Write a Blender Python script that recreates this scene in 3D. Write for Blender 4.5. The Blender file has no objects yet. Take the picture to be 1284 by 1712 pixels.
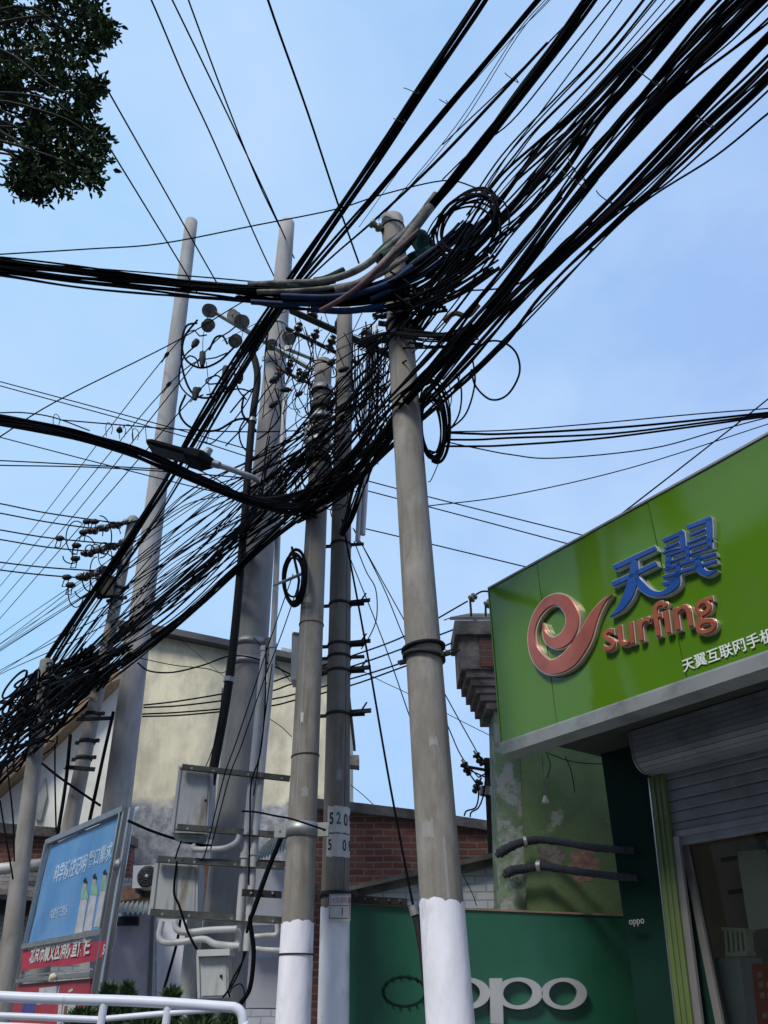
import bpy, bmesh, math, random
from mathutils import Vector as V, Matrix
R = math.radians
rnd = random.Random(7)
scene = bpy.context.scene
COL = scene.collection

# ---------------------------------------------------------------- camera
CAMP = V((0, 0, 1.6)); PITCH = R(32.9); FPX = 1286.0
cam = bpy.data.cameras.new('camera'); camo = bpy.data.objects.new('camera', cam); COL.objects.link(camo)
camo.location = CAMP; camo.rotation_euler = (R(90) + PITCH, 0, 0)
cam.sensor_fit = 'VERTICAL'; cam.sensor_height = 36.0; cam.lens = FPX * 36.0 / 1712.0
cam.clip_start = 0.05; cam.clip_end = 2000
scene.camera = camo

# ---------------------------------------------------------------- world, sun, exposure
SUN_EL, SUN_AZ = R(48), R(215)
world = bpy.data.worlds.new("World"); scene.world = world; world.use_nodes = True
nt = world.node_tree; nt.nodes.clear()
def nd(tree, kind, **kw):
    n = tree.nodes.new(kind)
    for k, v in kw.items():
        if k.startswith('i_'):
            n.inputs[k[2:].replace('_', ' ')].default_value = v
        else: setattr(n, k, v)
    return n
out = nd(nt, 'ShaderNodeOutputWorld'); bg = nd(nt, 'ShaderNodeBackground')
sky = nd(nt, 'ShaderNodeTexSky', sky_type='NISHITA', sun_disc=False)
sky.sun_elevation = SUN_EL; sky.sun_rotation = SUN_AZ; sky.air_density = 1.2; sky.dust_density = 1.5; sky.ozone_density = 1.5
tc = nd(nt, 'ShaderNodeTexCoord')
nz = nd(nt, 'ShaderNodeTexNoise'); nz.inputs['Scale'].default_value = 2.6; nz.inputs['Detail'].default_value = 5; nz.inputs['Roughness'].default_value = .55
mp = nd(nt, 'ShaderNodeMapping'); mp.inputs['Scale'].default_value = (1, 1, 1.6)
cr = nd(nt, 'ShaderNodeValToRGB'); cr.color_ramp.elements[0].position = .36; cr.color_ramp.elements[1].position = .68
cr.color_ramp.elements[0].color = (0, 0, 0, 1); cr.color_ramp.elements[1].color = (1, 1, 1, 1)
# the cloud veil thins towards the right (east) of the street
dt = nd(nt, 'ShaderNodeVectorMath', operation='DOT_PRODUCT'); dt.inputs[1].default_value = (-.86, .30, .40)
mr = nd(nt, 'ShaderNodeMapRange'); mr.inputs[1].default_value = -.25; mr.inputs[2].default_value = .75; mr.inputs[3].default_value = 0.0; mr.inputs[4].default_value = 1.0
veil = nd(nt, 'ShaderNodeMixRGB', blend_type='MIX')
veil.inputs[1].default_value = (1.56, 2.18, 4.15, 1)     # thin blue cover
veil.inputs[2].default_value = (1.85, 3.2, 4.7, 1)       # bright pale cover
cl = nd(nt, 'ShaderNodeMixRGB', blend_type='MIX'); cl.inputs[2].default_value = (2.6, 3.5, 4.85, 1)
cm = nd(nt, 'ShaderNodeMath', operation='MULTIPLY'); cm.inputs[1].default_value = .85
mx = nd(nt, 'ShaderNodeMixRGB', blend_type='MIX'); mx.inputs[0].default_value = .90
L = nt.links.new
L(tc.outputs['Generated'], mp.inputs[0]); L(mp.outputs[0], nz.inputs['Vector']); L(nz.outputs['Fac'], cr.inputs[0])
L(tc.outputs['Generated'], dt.inputs[0]); L(dt.outputs['Value'], mr.inputs[0]); L(mr.outputs[0], veil.inputs[0])
L(cr.outputs[0], cm.inputs[0]); L(cm.outputs[0], cl.inputs[0]); L(veil.outputs[0], cl.inputs[1])
L(sky.outputs[0], mx.inputs[1]); L(cl.outputs[0], mx.inputs[2]); L(mx.outputs[0], bg.inputs[0])
bg.inputs[1].default_value = 0.1
L(bg.outputs[0], out.inputs[0])
sun = bpy.data.lights.new('sun', 'SUN'); sun.energy = 1.5; sun.angle = R(16); sun.color = (1, .95, .88)
suno = bpy.data.objects.new('sun', sun); COL.objects.link(suno); suno.location = (-6, -8, 14)
sdir = V((math.sin(SUN_AZ) * math.cos(SUN_EL), math.cos(SUN_AZ) * math.cos(SUN_EL), math.sin(SUN_EL)))
suno.rotation_euler = (-sdir).to_track_quat('-Z', 'Y').to_euler()
scene.view_settings.view_transform = 'Standard'; scene.view_settings.look = 'None'
scene.view_settings.exposure = 1.12; scene.view_settings.gamma = 1.0
scene.cycles.max_bounces = 6

# ---------------------------------------------------------------- where things stand
# street frame: the shop front runs along E, N points out to the street; A is the shop's far corner
E = V((.582, -.813, 0)).normalized(); N = V((-.813, -.582, 0)).normalized(); Z = V((0, 0, 1)); A = V((1.04, 6.8, 0))
CT, ST = math.cos(PITCH), math.sin(PITCH)
def ray(x, y):
    a = (x - 642.0) / FPX; b = -(y - 856.0) / FPX
    return V((a, CT - ST * b, ST + CT * b))
def P(x, y, Y): r = ray(x, y); return CAMP + r * (Y / r.y)
def F(x, y, n): r = ray(x, y); return CAMP + r * ((n - (CAMP - A).dot(N)) / r.dot(N))
def H(x, y, h): r = ray(x, y); return CAMP + r * ((h - CAMP.z) / r.z)
def S(s, n, z): return A + E * s + N * n + Z * z
def depth(p): return V((0, CT, ST)).dot(p - CAMP)
def mpp(p): return depth(p) / FPX          # metres per photo pixel at p

# ---------------------------------------------------------------- materials
MATS = {}
def mat(name, col, rough=.6, metal=0, var=.12, scale=6, bump=0, bscale=40, stretch=(1, 1, 1), spec=.5, dirt=None, dscale=2, dlo=.5, dhi=.7, coat=0, detail=4):
    m = bpy.data.materials.new(name); m.use_nodes = True; t = m.node_tree; b = t.nodes['Principled BSDF']; l = t.links.new
    b.inputs['Roughness'].default_value = rough; b.inputs['Metallic'].default_value = metal
    b.inputs['Specular IOR Level'].default_value = spec; b.inputs['Coat Weight'].default_value = coat
    tcn = nd(t, 'ShaderNodeTexCoord'); mpn = nd(t, 'ShaderNodeMapping'); mpn.inputs['Scale'].default_value = stretch
    l(tcn.outputs['Object'], mpn.inputs[0])
    n1 = nd(t, 'ShaderNodeTexNoise'); n1.inputs['Scale'].default_value = scale; n1.inputs['Detail'].default_value = detail; l(mpn.outputs[0], n1.inputs['Vector'])
    hs = nd(t, 'ShaderNodeMapRange'); hs.inputs[1].default_value = .3; hs.inputs[2].default_value = .7; hs.inputs[3].default_value = 1 - var; hs.inputs[4].default_value = 1 + var
    l(n1.outputs['Fac'], hs.inputs[0])
    mu = nd(t, 'ShaderNodeMixRGB', blend_type='MULTIPLY'); mu.inputs[0].default_value = 1; mu.inputs[1].default_value = (*col, 1)
    l(hs.outputs[0], mu.inputs[2]); last = mu.outputs[0]
    if dirt:
        n2 = nd(t, 'ShaderNodeTexNoise'); n2.inputs['Scale'].default_value = dscale; n2.inputs['Detail'].default_value = 6; n2.inputs['Roughness'].default_value = .65; l(mpn.outputs[0], n2.inputs['Vector'])
        rr = nd(t, 'ShaderNodeMapRange'); rr.inputs[1].default_value = dlo; rr.inputs[2].default_value = dhi; l(n2.outputs['Fac'], rr.inputs[0])
        dm = nd(t, 'ShaderNodeMixRGB'); dm.inputs[2].default_value = (*dirt, 1); l(rr.outputs[0], dm.inputs[0]); l(last, dm.inputs[1]); last = dm.outputs[0]
    l(last, b.inputs['Base Color'])
    if bump:
        n3 = nd(t, 'ShaderNodeTexNoise'); n3.inputs['Scale'].default_value = bscale; n3.inputs['Detail'].default_value = 5; l(mpn.outputs[0], n3.inputs['Vector'])
        bp = nd(t, 'ShaderNodeBump'); bp.inputs['Strength'].default_value = bump; bp.inputs['Distance'].default_value = .02; l(n3.outputs['Fac'], bp.inputs['Height']); l(bp.outputs[0], b.inputs['Normal'])
    MATS[name] = m; return m
def brick_mat(name, c1, c2, mortar, bw=.24, bh=.065, ms=.012, var=.3, rough=.85):
    m = bpy.data.materials.new(name); m.use_nodes = True; t = m.node_tree; b = t.nodes['Principled BSDF']; l = t.links.new
    b.inputs['Roughness'].default_value = rough
    uv = nd(t, 'ShaderNodeTexCoord'); nn = nd(t, 'ShaderNodeTexNoise'); nn.inputs['Scale'].default_value = 5; l(uv.outputs['UV'], nn.inputs['Vector'])
    wob = nd(t, 'ShaderNodeVectorMath', operation='MULTIPLY_ADD'); wob.inputs[1].default_value = (.02, .02, 0); l(nn.outputs['Color'], wob.inputs[0]); l(uv.outputs['UV'], wob.inputs[2])
    br = nd(t, 'ShaderNodeTexBrick'); br.inputs['Scale'].default_value = 1; br.inputs['Brick Width'].default_value = bw; br.inputs['Row Height'].default_value = bh; br.inputs['Mortar Size'].default_value = ms; br.inputs['Mortar Smooth'].default_value = .4
    br.inputs['Color1'].default_value = (*c1, 1); br.inputs['Color2'].default_value = (*c2, 1); br.inputs['Mortar'].default_value = (*mortar, 1); br.inputs['Bias'].default_value = -.1
    l(wob.outputs[0], br.inputs['Vector'])
    n2 = nd(t, 'ShaderNodeTexNoise'); n2.inputs['Scale'].default_value = 1.7; n2.inputs['Detail'].default_value = 8; n2.inputs['Roughness'].default_value = .7; l(uv.outputs['UV'], n2.inputs['Vector'])
    hs = nd(t, 'ShaderNodeMapRange'); hs.inputs[1].default_value = .3; hs.inputs[2].default_value = .7; hs.inputs[3].default_value = 1 - var; hs.inputs[4].default_value = 1 + var; l(n2.outputs['Fac'], hs.inputs[0])
    mu = nd(t, 'ShaderNodeMixRGB', blend_type='MULTIPLY'); mu.inputs[0].default_value = 1; l(br.outputs['Color'], mu.inputs[1]); l(hs.outputs[0], mu.inputs[2]); l(mu.outputs[0], b.inputs['Base Color'])
    bp = nd(t, 'ShaderNodeBump'); bp.inputs['Strength'].default_value = .6; bp.inputs['Distance'].default_value = .012; bp.invert = True; l(br.outputs['Fac'], bp.inputs['Height']); l(bp.outputs[0], b.inputs['Normal'])
    MATS[name] = m; return m
def concrete(name, col, dark, light, rust=None, k=1.0):
    m = bpy.data.materials.new(name); m.use_nodes = True; t = m.node_tree; b = t.nodes['Principled BSDF']; l = t.links.new; b.inputs['Roughness'].default_value = .85; b.inputs['Specular IOR Level'].default_value = .25
    tcn = nd(t, 'ShaderNodeTexCoord')
    def layer(scale, st, lo, hi, colr, last, detail=6, rough=.6, amt=1.0):
        mp_ = nd(t, 'ShaderNodeMapping'); mp_.inputs['Scale'].default_value = st; l(tcn.outputs['Object'], mp_.inputs[0])
        n = nd(t, 'ShaderNodeTexNoise'); n.inputs['Scale'].default_value = scale; n.inputs['Detail'].default_value = detail; n.inputs['Roughness'].default_value = rough; l(mp_.outputs[0], n.inputs['Vector'])
        r = nd(t, 'ShaderNodeMapRange'); r.inputs[1].default_value = lo; r.inputs[2].default_value = hi; r.inputs[4].default_value = amt; l(n.outputs['Fac'], r.inputs[0])
        x = nd(t, 'ShaderNodeMixRGB'); x.inputs[2].default_value = (*colr, 1); l(r.outputs[0], x.inputs[0])
        if isinstance(last, tuple): x.inputs[1].default_value = (*last, 1)
        else: l(last, x.inputs[1])
        return x.outputs[0]
    s = layer(2.2 * k, (1, 1, .55), .42, .68, dark, col, 8, .7, .95)
    s = layer(3.5 * k, (1, 1, .35), .50, .68, light, s, 8, .65, .9)
    s = layer(26 * k, (1, 1, .6), .55, .78, dark, s, 6, .7, .3)
    s = layer(9 * k, (1.6, 1.6, .07), .56, .70, dark, s, 4, .6, .8)          # rain runs
    if rust: s = layer(5 * k, (2.2, 2.2, .10), .57, .70, rust, s, 4, .6, .8)
    l(s, b.inputs['Base Color'])
    n3 = nd(t, 'ShaderNodeTexNoise'); n3.inputs['Scale'].default_value = 45; n3.inputs['Detail'].default_value = 8; l(tcn.outputs['Object'], n3.inputs['Vector'])
    bp = nd(t, 'ShaderNodeBump'); bp.inputs['Strength'].default_value = .2; bp.inputs['Distance'].default_value = .012; l(n3.outputs['Fac'], bp.inputs['Height']); l(bp.outputs[0], b.inputs['Normal'])
    MATS[name] = m
concrete('concrete', (.245, .228, .200), (.165, .15, .128), (.33, .315, .285))
concrete('concrete_warm', (.245, .225, .192), (.16, .142, .115), (.32, .30, .265), (.15, .11, .07))
concrete('concrete_brown', (.195, .180, .158), (.13, .117, .10), (.25, .235, .21), (.13, .10, .065))
concrete('concrete_cool', (.31, .30, .285), (.22, .215, .205), (.37, .365, .355), None, .6)
concrete('concrete_far', (.26, .25, .225), (.17, .16, .14), (.32, .31, .29), None, .7)
mat('white_paint', (.78, .78, .83), .75, var=.10, scale=5, bump=.15, bscale=25, dirt=(.40, .385, .36), dscale=2.6, dlo=.54, dhi=.72, stretch=(1.5, 1.5, .55))
mat('rail_white', (.74, .76, .81), .4, var=.05, scale=8, dirt=(.42, .38, .33), dscale=7, dlo=.60, dhi=.70)
mat('cable_black', (.0045, .0045, .0065), .85, var=.2, scale=9, spec=.06)
mat('cable_grey', (.016, .016, .02), .8, var=.2, scale=9, spec=.1)
mat('cable_blue', (.008, .033, .105), .65, var=.3, scale=9, spec=.2, dirt=(.012, .02, .03), dscale=7, dlo=.45, dhi=.65)
mat('cable_pink', (.13, .07, .075), .75, var=.3, scale=9, spec=.2, dirt=(.05, .04, .04), dscale=7, dlo=.5, dhi=.7)
mat('sheath_white', (.20, .19, .175), .8, var=.3, scale=9, spec=.2, dirt=(.07, .06, .05), dscale=6, dlo=.45, dhi=.68)
mat('sheath_green', (.02, .06, .045), .85, var=.45, scale=35, bump=.6, bscale=90, spec=.1)
mat('pvc', (.50, .50, .49), .5, var=.06, scale=6, dirt=(.34, .33, .31), dscale=4, dlo=.55, dhi=.72)
mat('black_pipe', (.010, .012, .012), .7, var=.2, scale=4, spec=.15)
mat('galv', (.30, .31, .30), .5, metal=.6, var=.15, scale=10)
mat('galv_green', (.24, .29, .27), .55, metal=.3, var=.15, scale=10)
mat('dark_steel', (.022, .022, .022), .7, metal=.1, var=.3, scale=12, spec=.25)
mat('bar_steel', (.06, .065, .06), .6, metal=.2, var=.4, scale=9, dirt=(.12, .11, .09), dscale=6, dlo=.52, dhi=.7)
mat('rust_steel', (.17, .09, .055), .8, var=.3, scale=16)
mat('porcelain', (.20, .19, .17), .4, var=.2, scale=9, dirt=(.09, .085, .07), dscale=6, dlo=.5, dhi=.7)
mat('porcelain_brown', (.030, .020, .018), .2, var=.1, scale=9)
mat('cabinet_grey', (.43, .445, .43), .5, var=.12, scale=4, dirt=(.24, .20, .15), dscale=2.6, dlo=.52, dhi=.70, stretch=(2, 2, .5), detail=7)
mat('cabinet_dark', (.16, .17, .17), .5, var=.08, scale=4)
mat('sign_green', (.072, .172, .008), .09, var=.05, scale=2, bump=.09, bscale=1.4, stretch=(1, 1, .6), spec=.4, detail=2, dirt=(.085, .165, .035), dscale=1.2, dlo=.5, dhi=.8)
mat('sign_trim', (.26, .28, .28), .45, metal=.2, var=.1, scale=4, dirt=(.14, .15, .15), dscale=2.5, dlo=.5, dhi=.7)
mat('chrome', (.62, .66, .70), .3, metal=.45, var=.05)
mat('chrome_gold', (.62, .50, .40), .3, metal=.45, var=.05)
mat('logo_red', (.42, .12, .085), .28, metal=.45, var=.25, scale=3)
mat('letter_red', (.40, .11, .06), .28, metal=.4, var=.2, scale=4)
mat('logo_blue', (.018, .075, .30), .22, metal=.25, var=.15, scale=3, coat=.3)
mat('white_vinyl', (.62, .66, .62), .5, var=.05)
mat('silver_letter', (.42, .42, .42), .35, metal=.3, var=.08, scale=5)
mat('board_green', (.010, .085, .045), .38, var=.12, scale=1.5, dirt=(.022, .11, .07), dscale=1.2, dlo=.5, dhi=.8)
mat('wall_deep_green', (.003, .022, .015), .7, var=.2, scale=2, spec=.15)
mat('pier_green', (.10, .155, .06), .8, var=.25, scale=2.2, bump=.35, bscale=18, dirt=(.24, .26, .21), dscale=2.6, dlo=.60, dhi=.66)
mat('pier_lit_weathered', (.14, .21, .12), .85, var=.3, scale=5, bump=.5, bscale=20, dirt=(.30, .32, .30), dscale=7, dlo=.46, dhi=.58)  # paler copy of the pier green: side light painted in, plus weathered patches
mat('plaster_grey', (.17, .145, .13), .9, var=.35, scale=7, bump=.9, bscale=22, dirt=(.075, .06, .055), dscale=5, dlo=.45, dhi=.65)
mat('shutter', (.20, .215, .24), .5, metal=.1, var=.14, scale=3, dirt=(.12, .125, .12), dscale=2.2, dlo=.48, dhi=.72)
mat('frame_green', (.09, .13, .04), .45, var=.12, scale=3, coat=.1)
mat('frame_alu', (.24, .23, .22), .4, metal=.5, var=.1)
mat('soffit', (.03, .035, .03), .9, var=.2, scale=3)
mat('pipe_wrap', (.016, .018, .030), .75, var=.4, scale=30, bump=.8, bscale=60)
mat('roof_dark', (.055, .055, .065), .7, var=.15, scale=4)
mat('coping', (.15, .135, .12), .9, var=.35, scale=6, bump=.7, bscale=25, dirt=(.07, .065, .06), dscale=4, dlo=.48, dhi=.68)
mat('white_wall', (.74, .76, .80), .8, var=.10, scale=3, bump=.15, bscale=12, dirt=(.45, .45, .46), dscale=1.6, dlo=.55, dhi=.75)
mat('cream_wall', (.70, .70, .66), .9, var=.08, scale=1.2, dirt=(.48, .47, .43), dscale=.8, dlo=.5, dhi=.8)
mat('tan_wood', (.22, .15, .10), .8, var=.2, scale=6)
mat('panel_grey', (.55, .56, .59), .7, var=.08, scale=2, dirt=(.4, .4, .42), dscale=2, dlo=.5, dhi=.75)
mat('corrugate', (.26, .28, .25), .6, var=.2, scale=5, dirt=(.17, .12, .08), dscale=3, dlo=.5, dhi=.7)
mat('ac_white', (.52, .52, .50), .5, var=.06, scale=4)
mat('grille_dark', (.05, .05, .055), .6, var=.2, scale=20)
mat('dark_void', (.02, .02, .022), .8, var=.2)
mat('board_blue', (.085, .27, .56), .35, var=.16, scale=1.3, dirt=(.20, .42, .66), dscale=.9, dlo=.45, dhi=.75)
mat('board_text', (.50, .64, .76), .45, var=.2, scale=6)
mat('banner_red', (.42, .03, .06), .6, var=.12, scale=4)
mat('poster_red', (.36, .035, .045), .5, var=.15, scale=3)
mat('poster_white', (.5, .5, .5), .5, var=.2, scale=12)
mat('poster_blue', (.05, .06, .25), .5, var=.3, scale=12)
mat('poster_green', (.25, .42, .30), .5, var=.2, scale=9)
mat('stainless', (.42, .42, .40), .22, metal=.85, var=.08, scale=6)
mat('lamp_body', (.010, .011, .013), .75, var=.15, scale=6, spec=.1)
mat('lamp_lens', (.010, .011, .013), .55, var=.4, scale=30, bump=.5, bscale=60, spec=.2)
mat('asphalt', (.10, .10, .102), .9, var=.2, scale=20, bump=.3, bscale=90)
mat('paving', (.36, .35, .34), .9, var=.15, scale=4, bump=.2, bscale=30)
mat('kerb_stone', (.30, .30, .29), .9, var=.1, scale=6)
mat('bark', (.022, .018, .014), .9, var=.3, scale=8, bump=.6, bscale=30, stretch=(3, 3, .8))
mat('leaf_dark', (.018, .034, .015), .7, var=.4, scale=1.6, spec=.2)
mat('leaf_mid', (.075, .12, .045), .7, var=.4, scale=1.6, spec=.2)
mat('leaf_shrub', (.05, .095, .03), .6, var=.4, scale=4)
mat('bare_patch', (.24, .135, .10), .9, var=.35, scale=14, bump=.6, bscale=40)
mat('printed_skin', (.45, .34, .26), .5, var=.1, scale=9)
mat('opposite_wall', (.30, .26, .22), .9, var=.2, scale=1.5)
mat('room_wall', (.46, .36, .24), .8, var=.25, scale=1.2)
mat('room_beige', (.80, .77, .55), .7, var=.06, scale=2)
mat('room_white', (.66, .69, .67), .6, var=.08, scale=2)
mat('room_cream', (.80, .74, .50), .5, var=.05)
mat('room_red', (.62, .12, .04), .5, var=.15, scale=4)
mat('room_ink', (.8, .5, .3), .5)
mat('stencil_black', (.012, .014, .014), .7)
mat('stencil_green', (.03, .14, .10), .7)
mat('plate_white', (.50, .49, .47), .5, var=.1, scale=20)
mat('plate_red', (.22, .03, .04), .5)
brick_mat('brick_red', (.155, .046, .030), (.235, .080, .052), (.19, .155, .13), bw=.26, bh=.085, ms=.014)
brick_mat('brick_old', (.17, .045, .035), (.10, .05, .04), (.10, .09, .08), bw=.22, bh=.075)
brick_mat('brick_white', (.74, .76, .80), (.64, .66, .70), (.52, .53, .56), bw=.26, bh=.085, ms=.010, var=.12)
brick_mat('brick_grey', (.30, .30, .33), (.38, .38, .40), (.20, .20, .21), bw=.26, bh=.085, ms=.012, var=.25)
# gable plaster: cream limewash above, bare grey render below a ragged line
def gable_mat():
    m = mat('gable', (.66, .61, .44), .9, var=.18, scale=2.4, bump=.3, bscale=14, dirt=(.38, .35, .27), dscale=1.5, dlo=.46, dhi=.72, stretch=(1, 1, .55), detail=8)
    t = m.node_tree; l = t.links.new; b = t.nodes['Principled BSDF']; src = b.inputs['Base Color'].links[0].from_socket
    g = nd(t, 'ShaderNodeNewGeometry'); sx = nd(t, 'ShaderNodeSeparateXYZ'); l(g.outputs['Position'], sx.inputs[0])
    n = nd(t, 'ShaderNodeTexNoise'); n.inputs['Scale'].default_value = 2.5; n.inputs['Detail'].default_value = 7; l(g.outputs['Position'], n.inputs['Vector'])
    ad = nd(t, 'ShaderNodeMath', operation='MULTIPLY_ADD'); ad.inputs[1].default_value = .9; l(n.outputs['Fac'], ad.inputs[0]); l(sx.outputs[2], ad.inputs[2])
    r = nd(t, 'ShaderNodeMapRange'); r.inputs[1].default_value = 5.75; r.inputs[2].default_value = 5.95; l(ad.outputs[0], r.inputs[0])
    n2 = nd(t, 'ShaderNodeTexNoise'); n2.inputs['Scale'].default_value = 5.5; n2.inputs['Detail'].default_value = 10; n2.inputs['Roughness'].default_value = .75; l(g.outputs['Position'], n2.inputs['Vector'])
    cr2 = nd(t, 'ShaderNodeValToRGB'); cr2.color_ramp.elements[0].position = .40; cr2.color_ramp.elements[1].position = .62
    cr2.color_ramp.elements[0].color = (.19, .195, .21, 1); cr2.color_ramp.elements[1].color = (.46, .46, .44, 1); l(n2.outputs['Fac'], cr2.inputs[0])
    mxn = nd(t, 'ShaderNodeMixRGB'); l(r.outputs[0], mxn.inputs[0]); l(cr2.outputs[0], mxn.inputs[1]); l(src, mxn.inputs[2]); l(mxn.outputs[0], b.inputs['Base Color'])
gable_mat()
def glass_mat():
    m = bpy.data.materials.new('glass'); m.use_nodes = True; t = m.node_tree; t.nodes.clear(); l = t.links.new
    o = nd(t, 'ShaderNodeOutputMaterial'); g = nd(t, 'ShaderNodeBsdfGlossy'); g.inputs['Roughness'].default_value = .03; tr = nd(t, 'ShaderNodeBsdfTransparent'); tr.inputs[0].default_value = (.82, .86, .84, 1)
    fr = nd(t, 'ShaderNodeFresnel'); fr.inputs[0].default_value = 1.45; mxs = nd(t, 'ShaderNodeMixShader'); l(fr.outputs[0], mxs.inputs[0]); l(tr.outputs[0], mxs.inputs[1]); l(g.outputs[0], mxs.inputs[2]); l(mxs.outputs[0], o.inputs[0])
    MATS['glass'] = m
glass_mat()

# ---------------------------------------------------------------- objects
ORG = {}
def put(o, label=None, cat=None, group=None, kind=None):
    if label: o['label'] = label
    if cat: o['category'] = cat
    if group: o['group'] = group
    if kind: o['kind'] = kind
    return o
def thing(name, label, cat, loc, group=None):
    o = bpy.data.objects.new(name, None); COL.objects.link(o); o.location = loc; o.empty_display_size = .2
    ORG[o.name] = V(loc); return put(o, label, cat, group)
class MB:
    def __init__(s): s.v = []; s.f = []; s.m = []; s.s = []
    def add(s, vs, fs, m=0, sm=False):
        k = len(s.v); s.v += [V(p) for p in vs]
        for f in fs: s.f.append([i + k for i in f]); s.m.append(m); s.s.append(sm)
        return s
    def box(s, c, a, b, d, m=0):       # centre and three half vectors
        c = V(c); vs = [c + a * i + b * j + d * k for i in (-1, 1) for j in (-1, 1) for k in (-1, 1)]
        return s.add(vs, [(0, 1, 3, 2), (4, 6, 7, 5), (0, 4, 5, 1), (2, 3, 7, 6), (0, 2, 6, 4), (1, 5, 7, 3)], m)
    def prism(s, poly, vec, m=0, sm=False):
        n = len(poly); vs = [V(p) for p in poly] + [V(p) + vec for p in poly]
        s.add(vs, [tuple(range(n)), tuple(range(2 * n - 1, n - 1, -1))], m)
        k = len(s.v) - 2 * n
        for i in range(n): s.f.append([k + i, k + (i + 1) % n, k + n + (i + 1) % n, k + n + i]); s.m.append(m); s.s.append(sm)
        return s
    def tube(s, path, r, seg=6, m=0, cap=True, closed=False, sm=True):
        n = len(path); rs = r if isinstance(r, (list, tuple)) else [r] * n
        vs = []; u = None
        for i, p in enumerate(path):
            q0 = path[i - 1] if (i > 0 or closed) else p; q1 = path[(i + 1) % n] if (i < n - 1 or closed) else p
            t = (q1 - q0)
            t = t.normalized() if t.length > 1e-9 else V((0, 0, 1))
            if u is None:
                u = t.cross(Z)
                if u.length < .05: u = t.cross(V((1, 0, 0)))
            u = u - t * u.dot(t); u.normalize(); w = t.cross(u)
            for k in range(seg):
                a = 2 * math.pi * k / seg; vs.append(p + (u * math.cos(a) + w * math.sin(a)) * rs[i])
        fs = []
        for i in range(n if closed else n - 1):
            j = (i + 1) % n
            for k in range(seg): fs.append((i * seg + k, i * seg + (k + 1) % seg, j * seg + (k + 1) % seg, j * seg + k))
        s.add(vs, fs, m, sm)
        if cap and not closed: s.add(vs[:seg], [tuple(range(seg - 1, -1, -1))], m); s.add(vs[-seg:], [tuple(range(seg))], m)
        return s
    def cyl(s, p0, p1, r0, r1=None, seg=16, m=0): return s.tube([V(p0), V(p1)], [r0, r0 if r1 is None else r1], seg, m)
    def lathe(s, p, ax, prof, seg=14, m=0, sm=True):
        ax = V(ax).normalized(); return s.tube([V(p) + ax * (d + i * 1e-5) for i, (d, r) in enumerate(prof)], [r for d, r in prof], seg, m, sm=sm)
    def build(s, name, mats, parent=None, label=None, cat=None, group=None, kind=None, uv=False, fix=True, org=None):
        mats = mats if isinstance(mats, (list, tuple)) else [mats]
        if parent is not None: o0 = ORG[parent.name]
        elif org is not None: o0 = V(org)
        else:
            o0 = V((sum(p.x for p in s.v) / len(s.v), sum(p.y for p in s.v) / len(s.v), min(p.z for p in s.v)))
        me = bpy.data.meshes.new(name); me.from_pydata([p - o0 for p in s.v], [], s.f)
        for mm in mats: me.materials.append(MATS[mm])
        me.polygons.foreach_set('material_index', s.m); me.polygons.foreach_set('use_smooth', s.s)
        if fix:
            bm = bmesh.new(); bm.from_mesh(me); bmesh.ops.recalc_face_normals(bm, faces=bm.faces); bm.to_mesh(me); bm.free()
        if uv:
            ul = me.uv_layers.new(name='UVMap')
            for pl in me.polygons:
                nn = pl.normal
                if abs(nn.z) > .8: ua, va = V((1, 0, 0)), V((0, 1, 0))
                else: ua = Z.cross(nn).normalized(); va = Z
                for li in pl.loop_indices:
                    c = me.vertices[me.loops[li].vertex_index].co + o0; ul.data[li].uv = (c.dot(ua), c.dot(va))
        me.update()
        o = bpy.data.objects.new(name, me); COL.objects.link(o)
        if parent is not None:
            o.parent = parent; ORG[o.name] = o0
        else: o.location = o0; ORG[o.name] = o0
        return put(o, label, cat, group, kind)
def spline(pts, per=6, closed=False):
    n = len(pts)
    if n == 2: return [pts[0].lerp(pts[1], i / per) for i in range(per + 1)]
    res = []
    for i in range(n if closed else n - 1):
        if closed: p0, p1, p2, p3 = pts[i - 1], pts[i], pts[(i + 1) % n], pts[(i + 2) % n]
        else: p1, p2 = pts[i], pts[i + 1]; p0 = pts[i - 1] if i else p1 * 2 - p2; p3 = pts[i + 2] if i < n - 2 else p2 * 2 - p1
        for k in range(per):
            t = k / per
            res.append(.5 * ((2 * p1) + (p2 - p0) * t + (2 * p0 - 5 * p1 + 4 * p2 - p3) * t * t + (3 * p1 - p0 - 3 * p2 + p3) * t ** 3))
    if not closed: res.append(pts[-1])
    return res
def text(name, body, org, xa, ya, size, ext, m, parent=None, bevel=0, off=0, label=None, cat=None, xs=1.0):
    c = bpy.data.curves.new('t', 'FONT'); c.body = body; c.size = 1; c.extrude = ext / size; c.bevel_depth = bevel / size; c.bevel_resolution = 1; c.offset = off; c.resolution_u = 4
    o = bpy.data.objects.new('t', c); COL.objects.link(o)
    dg = bpy.context.evaluated_depsgraph_get(); me = bpy.data.meshes.new_from_object(o.evaluated_get(dg))
    na = xa.cross(ya).normalized(); mb = MB()
    mb.add([org + xa * (v.co.x * size * xs) + ya * (v.co.y * size) + na * (v.co.z * size) for v in me.vertices], [tuple(p.vertices) for p in me.polygons])
    bpy.data.objects.remove(o); bpy.data.curves.remove(c); bpy.data.meshes.remove(me)
    return mb.build(name, m, parent, label, cat, fix=False)
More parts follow.
